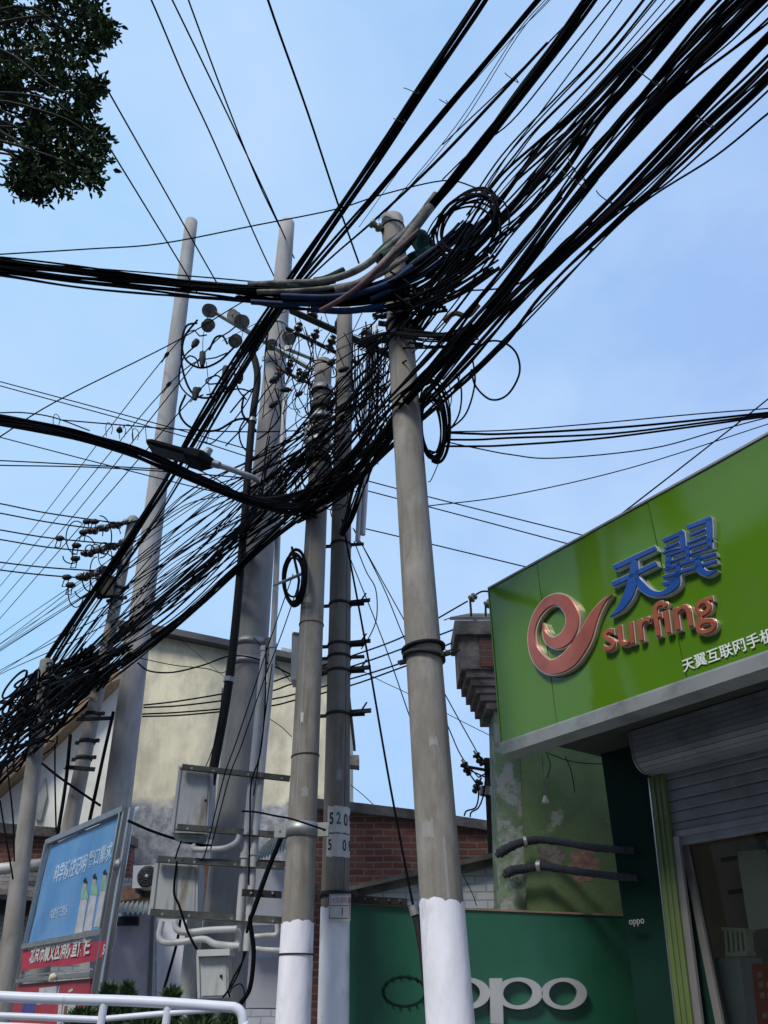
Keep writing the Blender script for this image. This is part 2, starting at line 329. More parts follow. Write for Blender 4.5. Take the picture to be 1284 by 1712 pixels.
# ================================================================ the setting
MB().add([(-300, -300, 0), (300, -300, 0), (300, 300, 0), (-300, 300, 0)], [(0, 1, 2, 3)]).build('ground', 'asphalt', kind='structure')
MB().add([S(-60, 2.6, .006), S(40, 2.6, .006), S(40, 14, .006), S(-60, 14, .006)], [(0, 1, 2, 3)]).build('road', 'asphalt', kind='structure')
pv = MB(); pv.prism([S(-60, -1.2, .004), S(40, -1.2, .004), S(40, 2.45, .004), S(-60, 2.45, .004)], V((0, 0, .12))); pv.build('pavement', 'paving', kind='structure')
kb = MB(); kb.prism([S(-60, 2.452, .004), S(40, 2.452, .004), S(40, 2.6, .004), S(-60, 2.6, .004)], V((0, 0, .135))); kb.build('kerb', 'kerb_stone', kind='structure')

# ================================================================ utility poles
def seam_on(pole, z0, z1, ang, w_=.007):
    n = 24; vs = []
    for i in range(n + 1):
        c, r = pole.at(z0 + (z1 - z0) * i / n); dd = V((math.cos(ang), math.sin(ang), 0)); ss = V((-dd.y, dd.x, 0)); vs += [c + dd * (r - .002) - ss * w_, c + dd * (r + .002), c + dd * (r - .002) + ss * w_]
    MB().add(vs, [(3 * i + k, 3 * i + k + 1, 3 * i + k + 4, 3 * i + k + 3) for i in range(n) for k in range(2)]).build('casting_seam', pole.root.children[0].data.materials[0].name.split('.')[0], pole.root)
class Pole:
    def __init__(s, name, label, lo, hi, wl, wh, Y, m, Yt=None, group='utility poles'):
        a = P(*lo, Y); b = P(*hi, Yt or Y); ra = wl / 2 * mpp(a); rb = wh / 2 * mpp(b)
        k = -(a.z) / (b.z - a.z); s.b = a + (b - a) * k; s.rb = ra + (rb - ra) * k; s.t = b; s.rt = rb
        s.root = thing(name, label, 'utility pole', s.b, group)
        mb = MB(); ax = (s.t - s.b); nn = 24
        pts = [s.b + ax * (i / nn) for i in range(nn + 1)]; rr = [s.rb + (s.rt - s.rb) * i / nn for i in range(nn + 1)]
        pts += [s.t + ax.normalized() * .02]; rr += [s.rt * .8]
        mb.tube(pts, rr, 28); mb.build('shaft', m, s.root)
    def at(s, z):
        k = (z - s.b.z) / (s.t.z - s.b.z); return s.b + (s.t - s.b) * k, s.rb + (s.rt - s.rb) * k
    def zpx(s, y):          # height where the pole crosses photo row y
        lo, hi = 0.0, s.t.z
        for _ in range(40):
            mid = (lo + hi) / 2; p, _r = s.at(mid); d = p - CAMP; v = (-ST * d.y + CT * d.z) / (CT * d.y + ST * d.z); yy = 856 - v * FPX
            if yy > y: lo = mid
            else: hi = mid
        return lo
    def paint(s, z1, m='white_paint', seed=1):
        r2 = random.Random(seed); seg = 72; vs = []; ph = [r2.uniform(0, 6.28) for _ in range(6)]
        for j in range(9):
            for k in range(seg):
                a = 2 * math.pi * k / seg
                e = .010 * math.sin(2 * a + ph[0]) + .020 * abs(math.sin(4 * a + ph[1])) ** .6 + .004 * abs(math.sin(9 * a + ph[2]))
                z = .02 + (z1 + e - .02) * j / 8; c, r = s.at(z); vs.append(c + V((math.cos(a), math.sin(a), 0)) * (r + .004))
        fs = [(j * seg + k, j * seg + (k + 1) % seg, (j + 1) * seg + (k + 1) % seg, (j + 1) * seg + k) for j in range(8) for k in range(seg)]
        MB().add(vs, fs, 0, True).build('painted_base', m, s.root)
    def band(s, z, h=.05, out=.012, m='galv', name='clamp_band', lug=0.07, ang=0, tilt=0):
        mb = MB(); n = 28; c, r = s.at(z); vs = []
        for j, (dz, rr) in enumerate(((-h / 2, r), (-h / 2, r + out), (h / 2, r + out), (h / 2, r - .002))):
            for k in range(n):
                a = 2 * math.pi * k / n; vs.append(c + V((math.cos(a) * rr, math.sin(a) * rr, dz + tilt * math.cos(a))))
        mb.add(vs, [(j * n + k, j * n + (k + 1) % n, (j + 1) * n + (k + 1) % n, (j + 1) * n + k) for j in range(3) for k in range(n)], 0, True)
        if lug:
            for aa in (ang, ang + math.pi):
                dd = V((math.cos(aa), math.sin(aa), 0)); pp = V((-dd.y, dd.x, 0)); cc = c + dd * (r + lug / 2) + V((0, 0, tilt * math.cos(aa)))
                for sgn in (-1, 1): mb.box(cc + pp * sgn * .014, dd * (lug / 2), pp * .004, Z * (h / 2))
                mb.cyl(cc - pp * .03 + dd * .01, cc + pp * .03 + dd * .01, .008, seg=6)
        return mb.build(name, m, s.root)
    def wrap_patch(s, a0, a1, z0, z1, m, name, out=.0045, seed=3, rag=.006):
        r2 = random.Random(seed); n = 16; k = 8; vs = []
        for j in range(k + 1):
            for i in range(n + 1):
                a = a0 + (a1 - a0) * i / n; z = z0 + (z1 - z0) * j / k
                if j in (0, k): z += r2.uniform(-rag, rag)
                c, r = s.at(z); vs.append(c + V((math.cos(a), math.sin(a), 0)) * (r + out))
        return MB().add(vs, [(j * (n + 1) + i, j * (n + 1) + i + 1, (j + 1) * (n + 1) + i + 1, (j + 1) * (n + 1) + i) for j in range(k) for i in range(n)], 0, True).build(name, m, s.root)
    def wrap_text(s, body, a0, z, size, m, name='stencil_digit', out=.007, xs=.62):
        c = bpy.data.curves.new('t', 'FONT'); c.body = body; c.size = 1; c.offset = .022
        o = bpy.data.objects.new('t', c); COL.objects.link(o); dg = bpy.context.evaluated_depsgraph_get(); me = bpy.data.meshes.new_from_object(o.evaluated_get(dg)); vs = []
        for v in me.vertices:
            zz = z + v.co.y * size; cc, r = s.at(zz); a = a0 + v.co.x * size * xs / r; vs.append(cc + V((math.cos(a), math.sin(a), 0)) * (r + out))
        fs = [tuple(p.vertices) for p in me.polygons]; bpy.data.objects.remove(o); bpy.data.curves.remove(c); bpy.data.meshes.remove(me)
        MB().add(vs, fs).build(name, m, s.root, fix=False)
FACE = -math.pi / 2       # angle of the pole side that faces the camera
def insulator_pin(p, ax, sc, m='porcelain_brown'):
    return MB().lathe(p, ax, [(0, .012 * sc), (.05 * sc, .012 * sc), (.05 * sc, .05 * sc), (.075 * sc, .055 * sc), (.085 * sc, .03 * sc), (.11 * sc, .03 * sc), (.12 * sc, .05 * sc), (.15 * sc, .052 * sc), (.16 * sc, .032 * sc), (.18 * sc, .032 * sc), (.19 * sc, .04 * sc), (.21 * sc, .025 * sc), (.212 * sc, .001)], 14)
def disc_string(p, ax, n, sc, m='porcelain'):
    prof = []
    for i in range(n):
        d = i * .15 * sc
        prof += [(d + u * sc, r * sc) for u, r in ((0, .032), (.05, .036), (.052, .05), (.062, .10), (.080, .138), (.092, .140), (.090, .122), (.064, .118), (.064, .106), (.088, .102), (.088, .086), (.062, .082), (.062, .066), (.086, .062), (.086, .046), (.070, .040), (.075, .022), (.12, .020))]
    return MB().lathe(p, ax, prof, 24, sm=False)
def angle_bar(a, b, w=.07, th=.007, up=Z):
    mb = MB(); d = (b - a); L2 = d.length / 2; d.normalize(); s = d.cross(up).normalized(); u = s.cross(d); c = (a + b) / 2
    mb.box(c + u * (w / 2), d * L2, s * (th / 2), u * (w / 2)); mb.box(c + s * (w / 2 + th / 2 + .0005), d * L2, s * (w / 2), u * (th / 2)); return mb

front = Pole('concrete_pole', 'thick concrete pole nearest the camera, leaning, white base in front of the dark green board', (738.5, 1510), (656, 368), 73.5, 37, 5.85, 'concrete')
front.paint(front.zpx(1512), seed=2)
front.band(front.zpx(1100), h=.03, out=.028, m='dark_steel', lug=.10, ang=R(-35), tilt=-.015)
front.band(front.zpx(1085), h=.022, out=.035, m='cable_grey', lug=0, name='wire_hoop', tilt=.02)
front.band(front.zpx(384), h=.018, out=.01, m='dark_steel', lug=0, name='wire_hoop', tilt=.01)
# little arm with a spool insulator near the top, pointing left
a0, r0 = front.at(front.zpx(395)); arm = MB(); tip = P(626, 376, 5.75); arm.cyl(a0, a0.lerp(tip, .75), .035, .03, 10); arm.build('bracket_arm', 'dark_steel', front.root)
sp = MB(); dd = (tip - a0).normalized(); sp.lathe(tip - dd * .10, dd, [(0, .03), (.03, .055), (.06, .055), (.07, .035), (.10, .035), (.11, .055), (.15, .05), (.16, .02)], 14); sp.build('insulator', 'porcelain', front.root)

mid = Pole('concrete_pole', 'weathered concrete pole with white base left of the numbered pole, wrapped in black cables', (499.5, 1500), (541, 606), 52, 28, 7.6, 'concrete_warm')
mid.paint(mid.zpx(1546), seed=5)
mid.band(mid.zpx(1388), h=.12, out=.012, m='galv', lug=.12, ang=R(-8)); mid.band(mid.zpx(1045), h=.012, out=.008, m='rust_steel', lug=0, name='wire_hoop'); mid.band(mid.zpx(1265), h=.01, out=.006, m='dark_steel', lug=0, name='wire_hoop', tilt=.01)
for yy, mm in ((655, 'galv'), (684, 'dark_steel'), (702, 'galv'), (722, 'cabinet_grey'), (742, 'galv'), (770, 'dark_steel')): mid.band(mid.zpx(yy), h=.09, out=.03, m=mm, lug=.08, ang=R(yy))
mid.band(mid.zpx(1596), h=.012, out=.012, m='dark_steel', lug=0, name='wire_hoop')
num = Pole('concrete_pole', 'dark concrete pole stencilled with numbers and carrying a small white address plate', (560.5, 1500), (576.5, 520), 47, 25, 8.2, 'concrete_brown')
num.paint(num.zpx(1520), seed=9)
for yy in (912, 1012, 1080, 1100, 1124, 1196):
    num.band(num.zpx(yy), h=.03, out=.010, m='dark_steel', lug=.16, ang=R(-8))
zA0, zA1 = num.zpx(1396), num.zpx(1352); zB0, zB1 = num.zpx(1436), num.zpx(1398)
num.wrap_patch(FACE - .65, FACE + 1.45, zA0, zA1, 'plate_white', 'number_patch', seed=1, rag=.005)
num.wrap_patch(FACE - .70, FACE + 1.45, zB0, zB1, 'plate_white', 'number_patch', seed=2, rag=.005)
hA = (zA1 - zA0); hB = zB1 - zB0
for ch, aa, zz, mm, sz in (('5', -.50, zA0 + hA * .32, 'stencil_black', hA * .62), ('2', .02, zA0 + hA * .32, 'stencil_green', hA * .62), ('0', .60, zA0 + hA * .28, 'stencil_black', hA * .62), ('9', 1.16, zA0 + hA * .30, 'stencil_black', hA * .62),
                           ('5', -.56, zB0 + hB * .30, 'stencil_black', hB * .66), ('0', .52, zB0 + hB * .28, 'stencil_black', hB * .66), ('9', 1.10, zB0 + hB * .30, 'stencil_black', hB * .66)):
    num.wrap_text(ch, FACE + aa, zz, sz, mm)
num.band(num.zpx(1496), h=.05, out=.012, m='dark_steel', lug=.08, ang=R(-10))
# address plate tied to the numbered pole
pc, pr = num.at(num.zpx(1516)); pp = P(568, 1517, pc.y - pr - .03); w = 18 * mpp(pp); h = 18.5 * mpp(pp) * 1.09
pl = thing('address_plate', 'small white address plate with red writing tied to the numbered pole', 'sign', pp - Z * h)
m_ = MB(); m_.box(pp, V((w, 0, 0)), V((0, .004, 0)), Z * h); m_.build('plate', 'plate_white', pl)
fr = MB()
for zz in (h * .93, h * .12, -h * .80): fr.box(pp + V((0, -.005, zz)), V((w * .92, 0, 0)), V((0, .001, 0)), Z * (h * .022))
for xx in (-1, 1): fr.box(pp + V((w * .90 * xx, -.0052, h * .065)), V((w * .02, 0, 0)), V((0, .001, 0)), Z * (h * .84))
fr.build('border', 'stencil_black', pl)
text('writing', '大阳胡同巷', pp + V((-w * .80, -.0045, h * .34)), V((1, 0, 0)), Z, h * .50, .0005, 'plate_red', pl, xs=.66)
text('writing', '1', pp + V((w * .0, -.0045, -h * .60)), V((1, 0, 0)), Z, h * .85, .0005, 'stencil_black', pl)

seam_on(mid, mid.zpx(1530), mid.t.z - .1, FACE - .4); seam_on(num, num.zpx(1490), num.t.z - .1, FACE + .7)
tall = Pole('concrete_pole', 'tall smooth grey pole farthest left against the sky, behind the blue billboard', (202.6, 1290), (320, 371), 45, 20, 15.0, 'concrete_cool')
hv = Pole('concrete_pole', 'tall pale pole carrying steel crossarms with insulators, grey cabinets and a street light', (415, 1130), (480, 374), 60, 24.5, 9.6, 'concrete_cool')
for yy in (590, 1080, 1112): hv.band(hv.zpx(yy), h=.10, out=.014, m='galv', lug=.12, ang=R(-30))
hv.band(hv.zpx(548), h=.05, out=.012, m='galv', lug=.1, ang=R(20))
far = Pole('concrete_pole', 'distant concrete pole crowded with small power insulators left of the tall smooth pole', (146, 1240), (223, 866), 24, 16, 13.3, 'concrete_far')
left = Pole('concrete_pole', 'short concrete pole at lower left under the black cable tangle, beside the billboard', (28.5, 1500), (78, 1105), 30, 21, 14.3, 'concrete_far')
left.band(left.zpx(1240), h=.04, out=.012, m='dark_steel', lug=.08)

for pole, y, a_, w_, h_, mm in ((front, 1455, .25, .07, .40, 'concrete_cool'), (front, 1392, -.5, .30, .12, 'concrete_cool'), (mid, 1330, .2, .22, .09, 'concrete_cool'), (mid, 1205, -.3, .12, .10, 'plate_white'), (num, 1300, .2, .20, .10, 'concrete_cool'), (front, 1250, .1, .22, .06, 'concrete_cool')):
    z_ = pole.zpx(y); pole.wrap_patch(FACE + a_ - w_, FACE + a_ + w_, z_ - h_ / 2, z_ + h_ / 2, mm, 'paper_remnant', out=.0012, seed=int(y), rag=.018)
# ---- crossarms on the crossarm pole
def crossarm(pole, a, b, m, name='crossarm', w=.075): return angle_bar(a, b, w).build(name, m, pole.root)
Yh = 9.6
ca = crossarm(hv, P(352, 522, 9.25), P(520, 622, 9.25), 'galv_green', w=.10)
cb = crossarm(hv, P(436, 570, 9.95), P(524, 604, 9.95), 'galv_green', w=.08)
cc = crossarm(hv, P(462, 618, 9.2), P(522, 646, 9.2), 'rust_steel', w=.06)
for (x, y, dx, dy, n) in ((354, 520, -8, -10, 2), (408, 538, 2, -3, 2)):
    p = P(x, y, 9.2); ax = (CAMP - p).normalized() * 1.0 + V((-.25, 0, .05)); disc_string(p, ax, n, .84).build('disc_insulator', 'porcelain', ca)
for (x, y, x2, y2, n) in ((398, 533, 385, 524, 2), (352, 540, 336, 556, 2), (398, 566, 380, 582, 2), (480, 560, 497, 588, 2), (452, 574, 470, 596, 1)):
    p = P(x, y, 9.2); q = P(x2, y2, 9.0); disc_string(p, q - p, n, .75).build('disc_insulator', 'porcelain', ca)
for (x, y, x2, y2) in ((468, 622, 452, 650), (480, 626, 484, 612), (505, 640, 500, 618)):
    p = P(x, y, 9.15); q = P(x2, y2, 9.1); insulator_pin(p, q - p, 1.25).build('pin_insulator', 'porcelain_brown', cc)
# ---- crossarm on the numbered pole
cd = crossarm(num, P(484, 524, 8.35), P(664, 606, 8.35), 'dark_steel', w=.13)
ce = crossarm(num, P(478, 552, 8.75), P(600, 612, 8.75), 'dark_steel', w=.08)
for (x, y) in ((521, 538), (568, 560), (612, 578)):
    p = P(x, y, 8.3); insulator_pin(p, V((0, 0, 1)), 1.7).build('pin_insulator', 'porcelain_brown', cd)
for (x, y) in ((492, 568), (520, 580), (548, 590)):
    p = P(x, y, 8.7); insulator_pin(p, V((.3, -.4, .8)), 1.4).build('pin_insulator', 'porcelain_brown', ce)
# brackets poking out to the right of the numbered pole
for yy in (1012, 1080, 1124, 1196):
    c, r = num.at(num.zpx(yy)); o = V((1, -.25, 0)).normalized(); mb = angle_bar(c + o * r, c + o * (r + .24), .05); mb.cyl(c + o * (r + .10) - Z * .01, c + o * (r + .19) + Z * .12, .012, .01, 8); mb.build('bracket', 'dark_steel', num.root)
# ---- crossarms and shackle insulators on the far pole
for (x0, y0, x1, y1) in ((165, 888, 232, 872), (158, 926, 226, 906), (150, 966, 216, 944)):
    c_ = crossarm(far, P(x0, y0, 13.0), P(x1, y1, 13.3), 'dark_steel', w=.09)
    for t in (.02, .3, .6, .95):
        p = P(x0 + (x1 - x0) * t, y0 + (y1 - y0) * t, 12.95 + .3 * t); insulator_pin(p, V((-.9, .2, .15)), 1.5).build('shackle_insulator', 'porcelain' if t in (.3, .95) else 'porcelain_brown', c_)
for yy in (985, 1002, 1195, 1240, 1268): far.band(far.zpx(yy), h=.06, out=.016, m='dark_steel', lug=.12, ang=R(-20))
mb = MB(); c, r = far.at(far.zpx(990)); mb.box(c + V((-.18, -r - .08, 0)), V((.16, 0, .02)), V((0, .06, 0)), V((-.03, 0, .20))); mb.build('junction_box', 'dark_steel', far.root)
for (x0, y0, x1, y1) in ((128, 1206, 190, 1204), (108, 1286, 158, 1290)):
    crossarm(far, P(x0, y0, 13.0), P(x1, y1, 13.0), 'dark_steel', w=.07)

# ================================================================ riser pipes
def pipe(name, pts, r, m, label, cat, group=None, seg=12, rings=(), per=6):
    root = thing(name, label, cat, V((pts[0].x, pts[0].y, 0)), group)
    MB().tube(spline(pts, per), r, seg).build('tube', m, root)
    for p, ax, mm in rings: MB().cyl(p - ax * .03, p + ax * .03, r + .012, seg=seg).build('coupling', mm, root)
    return root
def pipe_straight(name, pts, r, m, label, cat, group=None, ringpx=(), Y=9, rm='galv'):
    rings = []
    for k in ringpx:
        i = int(k); p = pts[i].lerp(pts[i + 1], k - i); rings.append((p, (pts[i + 1] - pts[i]).normalized(), rm))
    return pipe(name, pts, r, m, label, cat, group, 12, rings)
bp = [P(352, 1312, 8.95), P(384, 1130, 8.95), P(404, 930, 8.95), P(420, 720, 8.95), P(430, 640, 8.95), P(428, 610, 8.95), P(421, 588, 8.95)]
pipe_straight('riser_pipe', bp, 7.5 * mpp(bp[1]), 'black_pipe', 'thick black cable riser pipe along the left of the crossarm pole', 'pipe', None, (.96, 3.2))
for i, (xa, ya, xb, yb, xc, yc) in enumerate(((396, 1590, 424, 1270, 442, 1085), (412, 1590, 440, 1260, 456, 1080))):
    pts = [P(xa, ya, 8.7), P((xa + xb) / 2 - 1, (ya + yb) / 2, 8.7), P(xb, yb, 8.72), P(xc, yc, 8.75)] + ([P(xc + 14, yc - 310, 8.9), P(xc + 21, yc - 420, 8.95)] if i else [])
    pipe('conduit', pts, 6.2 * mpp(pts[1]), 'pvc', ('left' if i == 0 else 'right') + ' one of the two long white conduits climbing beside the grey cabinets', 'conduit', 'white conduits', 12, [(pts[1], Z, 'pvc'), (pts[3], Z, 'pvc')])
for i, (xa, ya, xb, yb) in enumerate(((598, 905, 618, 545), (606.5, 894, 628, 545))):
    a, b = P(xa, ya, 8.6), P(xb, yb, 8.6)
    pipe('conduit', [a, b], 4.4 * mpp(a), 'pvc', ('lower ending' if i == 0 else 'higher ending') + ' white conduit stub hanging right of the numbered pole', 'conduit', 'white conduits', 12)
# bent white conduits at the cabinets
for lab, pts, wpx in (('white conduit stub bending from under the upper cabinet to the tall conduits', [(322, 1412), (326, 1420), (345, 1420), (375, 1418), (395, 1408), (400, 1396)], 4.5),
                      ('white conduit leaving under the lower cabinet, upper bend', [(292, 1540), (296, 1554), (312, 1559), (350, 1555), (396, 1553)], 5),
                      ('white conduit looping below the lower cabinet, lowest bend', [(271, 1540), (266, 1565), (275, 1576), (300, 1575), (340, 1570), (360, 1578), (400, 1582)], 5),
                      ('short pale conduit at the right of the black mounting plate', [(424, 1566), (445, 1564), (462, 1562), (463, 1545)], 4),
                      ('pale conduit running to the white pole base behind it', [(425, 1586), (445, 1588), (475, 1589)], 4)):
    q = [P(x, y, 8.62) for x, y in pts]; pipe('conduit', q, wpx * mpp(q[0]), 'pvc', lab, 'conduit', 'white conduits', 12)

# ================================================================ cabinets on the crossarm pole
def cabinet(label, tl, tr, bl, br, Y, dp, seam=None, knob=None, m='cabinet_grey'):
    a, b, c, d_ = P(*tl, Y), P(*tr, Y), P(*br, Y), P(*bl, Y); root = thing('utility_cabinet', label, 'cabinet', d_)
    MB().prism([a, b, c, d_], V((0, dp, 0))).build('body', m, root)
    ins = lambda u, v: (a.lerp(b, u)).lerp(d_.lerp(c, u), v)
    dr = MB().prism([ins(.09, .05), ins(.94, .05), ins(.94, .95), ins(.09, .95)], V((0, -.012, 0))).build('door', m, root)
    if seam: MB().prism([ins(seam - .02, .06), ins(seam + .03, .06), ins(seam + .03, .94), ins(seam - .02, .94)], V((0, -.022, 0))).build('door_post', 'cabinet_dark', root)
    if knob: p = ins(*knob) + V((0, -.012, 0)); MB().lathe(p, (0, -1, 0), [(0, .014), (.006, .014), (.012, .009), (.02, .009)], 12).build('lock', 'dark_steel', root)
    side = MB().prism([ins(-.045, -.005), ins(.045, -.005), ins(.045, 1.005), ins(-.045, 1.005)], V((0, -.02, 0))).build('edge_flange', 'cabinet_grey', root)
    return root
u1 = cabinet('upper grey metal cabinet bolted between two dark crossbars on the crossarm pole', (302, 1282), (353, 1286), (288, 1392), (346, 1394), 8.75, .34, knob=(.9, .5))
MB().prism([P(288, 1394, 8.7), P(338, 1396, 8.7), P(330, 1405, 8.72), P(292, 1402, 8.72)], V((0, .3, 0))).build('drip_tray', 'galv_green', u1)
cabinet('lower grey metal cabinet with a split door on the crossarm pole', (263, 1440), (331, 1446), (252, 1530), (330, 1534), 8.75, .34, seam=.5)
meter = cabinet('small grey meter box with a round lock beside the white wall', (331, 1598), (382, 1597), (333, 1669), (382, 1667), 8.5, .22, knob=(.76, .5))
MB().prism([P(329, 1588, 8.42), P(384, 1586, 8.42), P(384, 1597, 8.42), P(329, 1599, 8.42)], V((0, .32, 0))).build('rain_hood', 'ac_white', meter)
for lab, x0, y0, x1, y1 in (('highest dark steel crossbar across the upper cabinet', 303, 1282, 484, 1302), ('dark steel crossbar under the upper cabinet', 295, 1383, 486, 1398), ('dark steel crossbar along the top of the lower cabinet', 262, 1437, 474, 1449), ('lowest dark steel crossbar under the lower cabinet', 250, 1526, 472, 1540)):
    root = thing('crossbar', lab, 'steel bar', P(x0, y0, 8.68), 'cabinet crossbars')
    angle_bar(P(x0, y0 + 5, 8.68), P(x1, y1 + 5, 8.68), .065).build('bar', 'bar_steel', root)
    for t in (.1, .3, .62, .93):
        p = P(x0 + (x1 - x0) * t, y0 + (y1 - y0) * t + 1, 8.66); MB().cyl(p, p + V((0, -.02, 0)), .013, seg=6).build('bolt', 'galv', root)
root = thing('mounting_plate', 'short black mounting plate with three bolts beside the white conduits', 'steel bar', P(405, 1500, 8.6))
MB().prism([P(405, 1486, 8.6), P(471, 1490, 8.6), P(470, 1502, 8.6), P(404, 1498, 8.6)], V((0, .02, 0))).build('plate', 'dark_steel', root)
for x in (420, 437, 456): p = P(x, 1493, 8.59); MB().cyl(p, p + V((0, -.015, 0)), .012, seg=6).build('bolt', 'galv', root)
root = thing('utility_cabinet', 'pale box high up behind the cable wrapped pole', 'cabinet', P(495, 1138, 8.1))
MB().prism([P(488, 1058, 8.1), P(514, 1062, 8.1), P(512, 1136, 8.1), P(486, 1136, 8.1)], V((0, .25, 0))).build('body', 'cabinet_grey', root)
MB().prism([P(490, 1056, 8.08), P(516, 1060, 8.08), P(516, 1062.5, 8.08), P(490, 1058.5, 8.08)], V((0, .28, 0))).build('lid', 'galv', root)
root = thing('steel_post', 'grey steel post standing below the lower cabinet', 'post', V((P(311, 1700, 9.3).x, 9.3, 0)))
MB().cyl(V((P(311, 1700, 9.3).x, 9.3, 0)), P(326, 1535, 9.3), .085, .085, 16).build('tube', 'cabinet_grey', root); MB().cyl(V((P(311, 1700, 9.3).x, 9.3, 0)), V((P(311, 1700, 9.3).x, 9.3, .02)), .16, seg=16).build('base_plate', 'galv', root)

# ================================================================ street light on the crossarm pole
root = thing('street_light', 'dark LED street light on a white arm among the cables left of the crossarm pole', 'street light', P(300, 760, 9.0))
hc, hr = hv.at(hv.zpx(826)); s1 = F(356, 775, 1.85)
MB().tube(spline([hc, F(430, 803, 1.2), F(392, 787, 1.55), s1]), .038, 12).build('arm', 'pvc', root)
s2 = F(250, 745, 2.55); ax = (s2 - s1).normalized(); sd = ax.cross(Z).normalized(); up = sd.cross(ax).normalized(); Ln = (s2 - s1).length
hb = MB()
prof = [(0, .06, .05), (.12, .13, .08), (.16, .16, .09), (.36, .16, .09), (.38, .16, .045), (.9, .16, .04), (.985, .13, .035), (1.0, .12, .02)]
vs = []; 
for t, w_, h_ in prof:
    c = s1 + ax * (Ln * t)
    for a_, b_ in ((-1, -.55), (-.8, -1), (.8, -1), (1, -.55), (1, .5), (.7, 1), (-.7, 1), (-1, .5)): vs.append(c + sd * (w_ * a_) + up * (h_ * b_))
fs = [(i * 8 + k, i * 8 + (k + 1) % 8, (i + 1) * 8 + (k + 1) % 8, (i + 1) * 8 + k) for i in range(len(prof) - 1) for k in range(8)] + [tuple(range(8)), tuple(range(len(vs) - 8, len(vs)))]
hb.add(vs, fs); hb.build('housing', 'lamp_body', root)
c0_, c1_ = s1 + ax * (Ln * .34) - up * .047, s1 + ax * (Ln * .95) - up * .047
MB().prism([c0_ + sd * .12, c1_ + sd * .12, c1_ - sd * .12, c0_ - sd * .12], -up * .008).build('lens_panel', 'lamp_lens', root)
c = s1 + ax * (Ln * .16) + up * .10; MB().lathe(c, up, [(0, .06), (.04, .055), (.06, .05), (.10, .05), (.11, .03)], 14).build('photocell', 'galv', root)
MB().lathe(s1 - ax * .1, ax, [(0, .05), (.14, .055), (.15, .045)], 14).build('clamp', 'galv', root)
# ================================================================ shop with the green sign
shop = thing('phone_shop', 'shop under the big green sign with a half lowered roller shutter and glass front', 'shop', S(0, 0, 0))
zt, zb = 5.09, 3.53
mb = MB(); mb.prism([S(.3, -2.95, 0), S(.3, -2.95, 3.6), S(8, -2.95, 3.6), S(8, -2.95, 0)], N * -.2); mb.build('rear_wall', 'room_wall', shop)
MB().prism([S(.02, -.20, 3.66), S(8, -.20, 3.66), S(8, -.20, 5.02), S(.02, -.20, 5.02)], N * -1.25).build('fascia', 'soffit', shop)
MB().prism([S(.10, -.20, 3.62), S(8, -.20, 3.62), S(8, -3.1, 3.62), S(.10, -3.1, 3.62)], Z * .035).build('soffit', 'soffit', shop)
MB().prism([S(.55, -1.05, .13), S(8, -1.05, .13), S(8, -2.94, .13), S(.55, -2.94, .13)], Z * .02).build('shop_floor', 'paving', shop)
MB().prism([S(.30, -1.375, .02), S(.30, -2.949, .02), S(.30, -2.949, 3.6), S(.30, -1.375, 3.6)], E * .12).build('inner_wall', 'room_wall', shop)
# dark green return wall between the pier and the door
def quadF(pts, n): return [F(x, y, n) for x, y in pts]
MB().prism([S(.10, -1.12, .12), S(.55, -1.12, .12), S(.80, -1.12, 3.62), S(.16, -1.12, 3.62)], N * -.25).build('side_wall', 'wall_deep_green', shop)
# green door frame post with a steel edge
SJ = lambda z, o: .706 + (z - 2.79) * .085 + o      # the frame stands a little out of plumb
def jamb(o0, o1, n0, th, m_, nm, z1=3.27): MB().prism([S(SJ(.13, o0), n0, .13), S(SJ(.13, o1), n0, .13), S(SJ(z1, o1), n0, z1), S(SJ(z1, o0), n0, z1)], N * -th).build(nm, m_, shop)
jamb(-.014, -.001, -.975, .045, 'stainless', 'frame_edge'); jamb(0, .135, -.98, .04, 'frame_green', 'frame_post')
for k in (.035, .082): jamb(k, k + .012, -.968, .0115, 'frame_green', 'frame_bead')
jamb(.138, .20, -1.0, .03, 'frame_alu', 'shutter_rail', 2.78)
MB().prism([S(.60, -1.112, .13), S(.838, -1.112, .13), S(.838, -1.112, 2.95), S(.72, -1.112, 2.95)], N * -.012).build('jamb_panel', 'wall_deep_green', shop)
# roller shutter: barrel cover and curtain
sh = thing('roller_shutter', 'half lowered grey roller shutter under the green sign', 'shutter', S(.8, -1.0, 2.77))
prof = []
for k in range(9):      # a quarter-round cover with shallow seams between its strips
    for dt_, dp_ in ((.02, 0), (.93, 0), (.95, .010), (.995, .010)):
        t = (k + dt_) / 9
        if t < .45: n_, z_ = -.75, 3.61 - .185 * t / .45; nx_, nz_ = 1, 0
        else:
            a_ = (t - .45) / .55 * R(88); n_, z_ = -.90 + .15 * math.cos(a_), 3.425 - .15 * math.sin(a_); nx_, nz_ = math.cos(a_), -math.sin(a_)
        prof.append((n_ - nx_ * dp_, z_ - nz_ * dp_))
prof += [(-1.02, 3.272), (-1.02, 3.61)]
MB().prism([S(.80, n_, z_) for n_, z_ in prof], E * 6).build('barrel_cover', 'shutter', sh)
MB().prism([S(.785, n_ + (.012 if n_ > -1 else 0), z_ - .008) for n_, z_ in prof], E * .012).build('end_plate', 'galv', sh)
cu = MB(); pr = []; z_ = 3.31
while z_ > 2.80:
    pr += [(-1.036, z_), (-1.032, z_ - .012), (-1.032, z_ - .070), (-1.036, z_ - .079), (-1.046, z_ - .080), (-1.046, z_ - .084)]; z_ -= .085
pr += [(-1.07, z_), (-1.07, 3.31)]
cu.prism([S(.80, a_, b_) for a_, b_ in pr], E * 6); cu.build('curtain', 'shutter', sh)
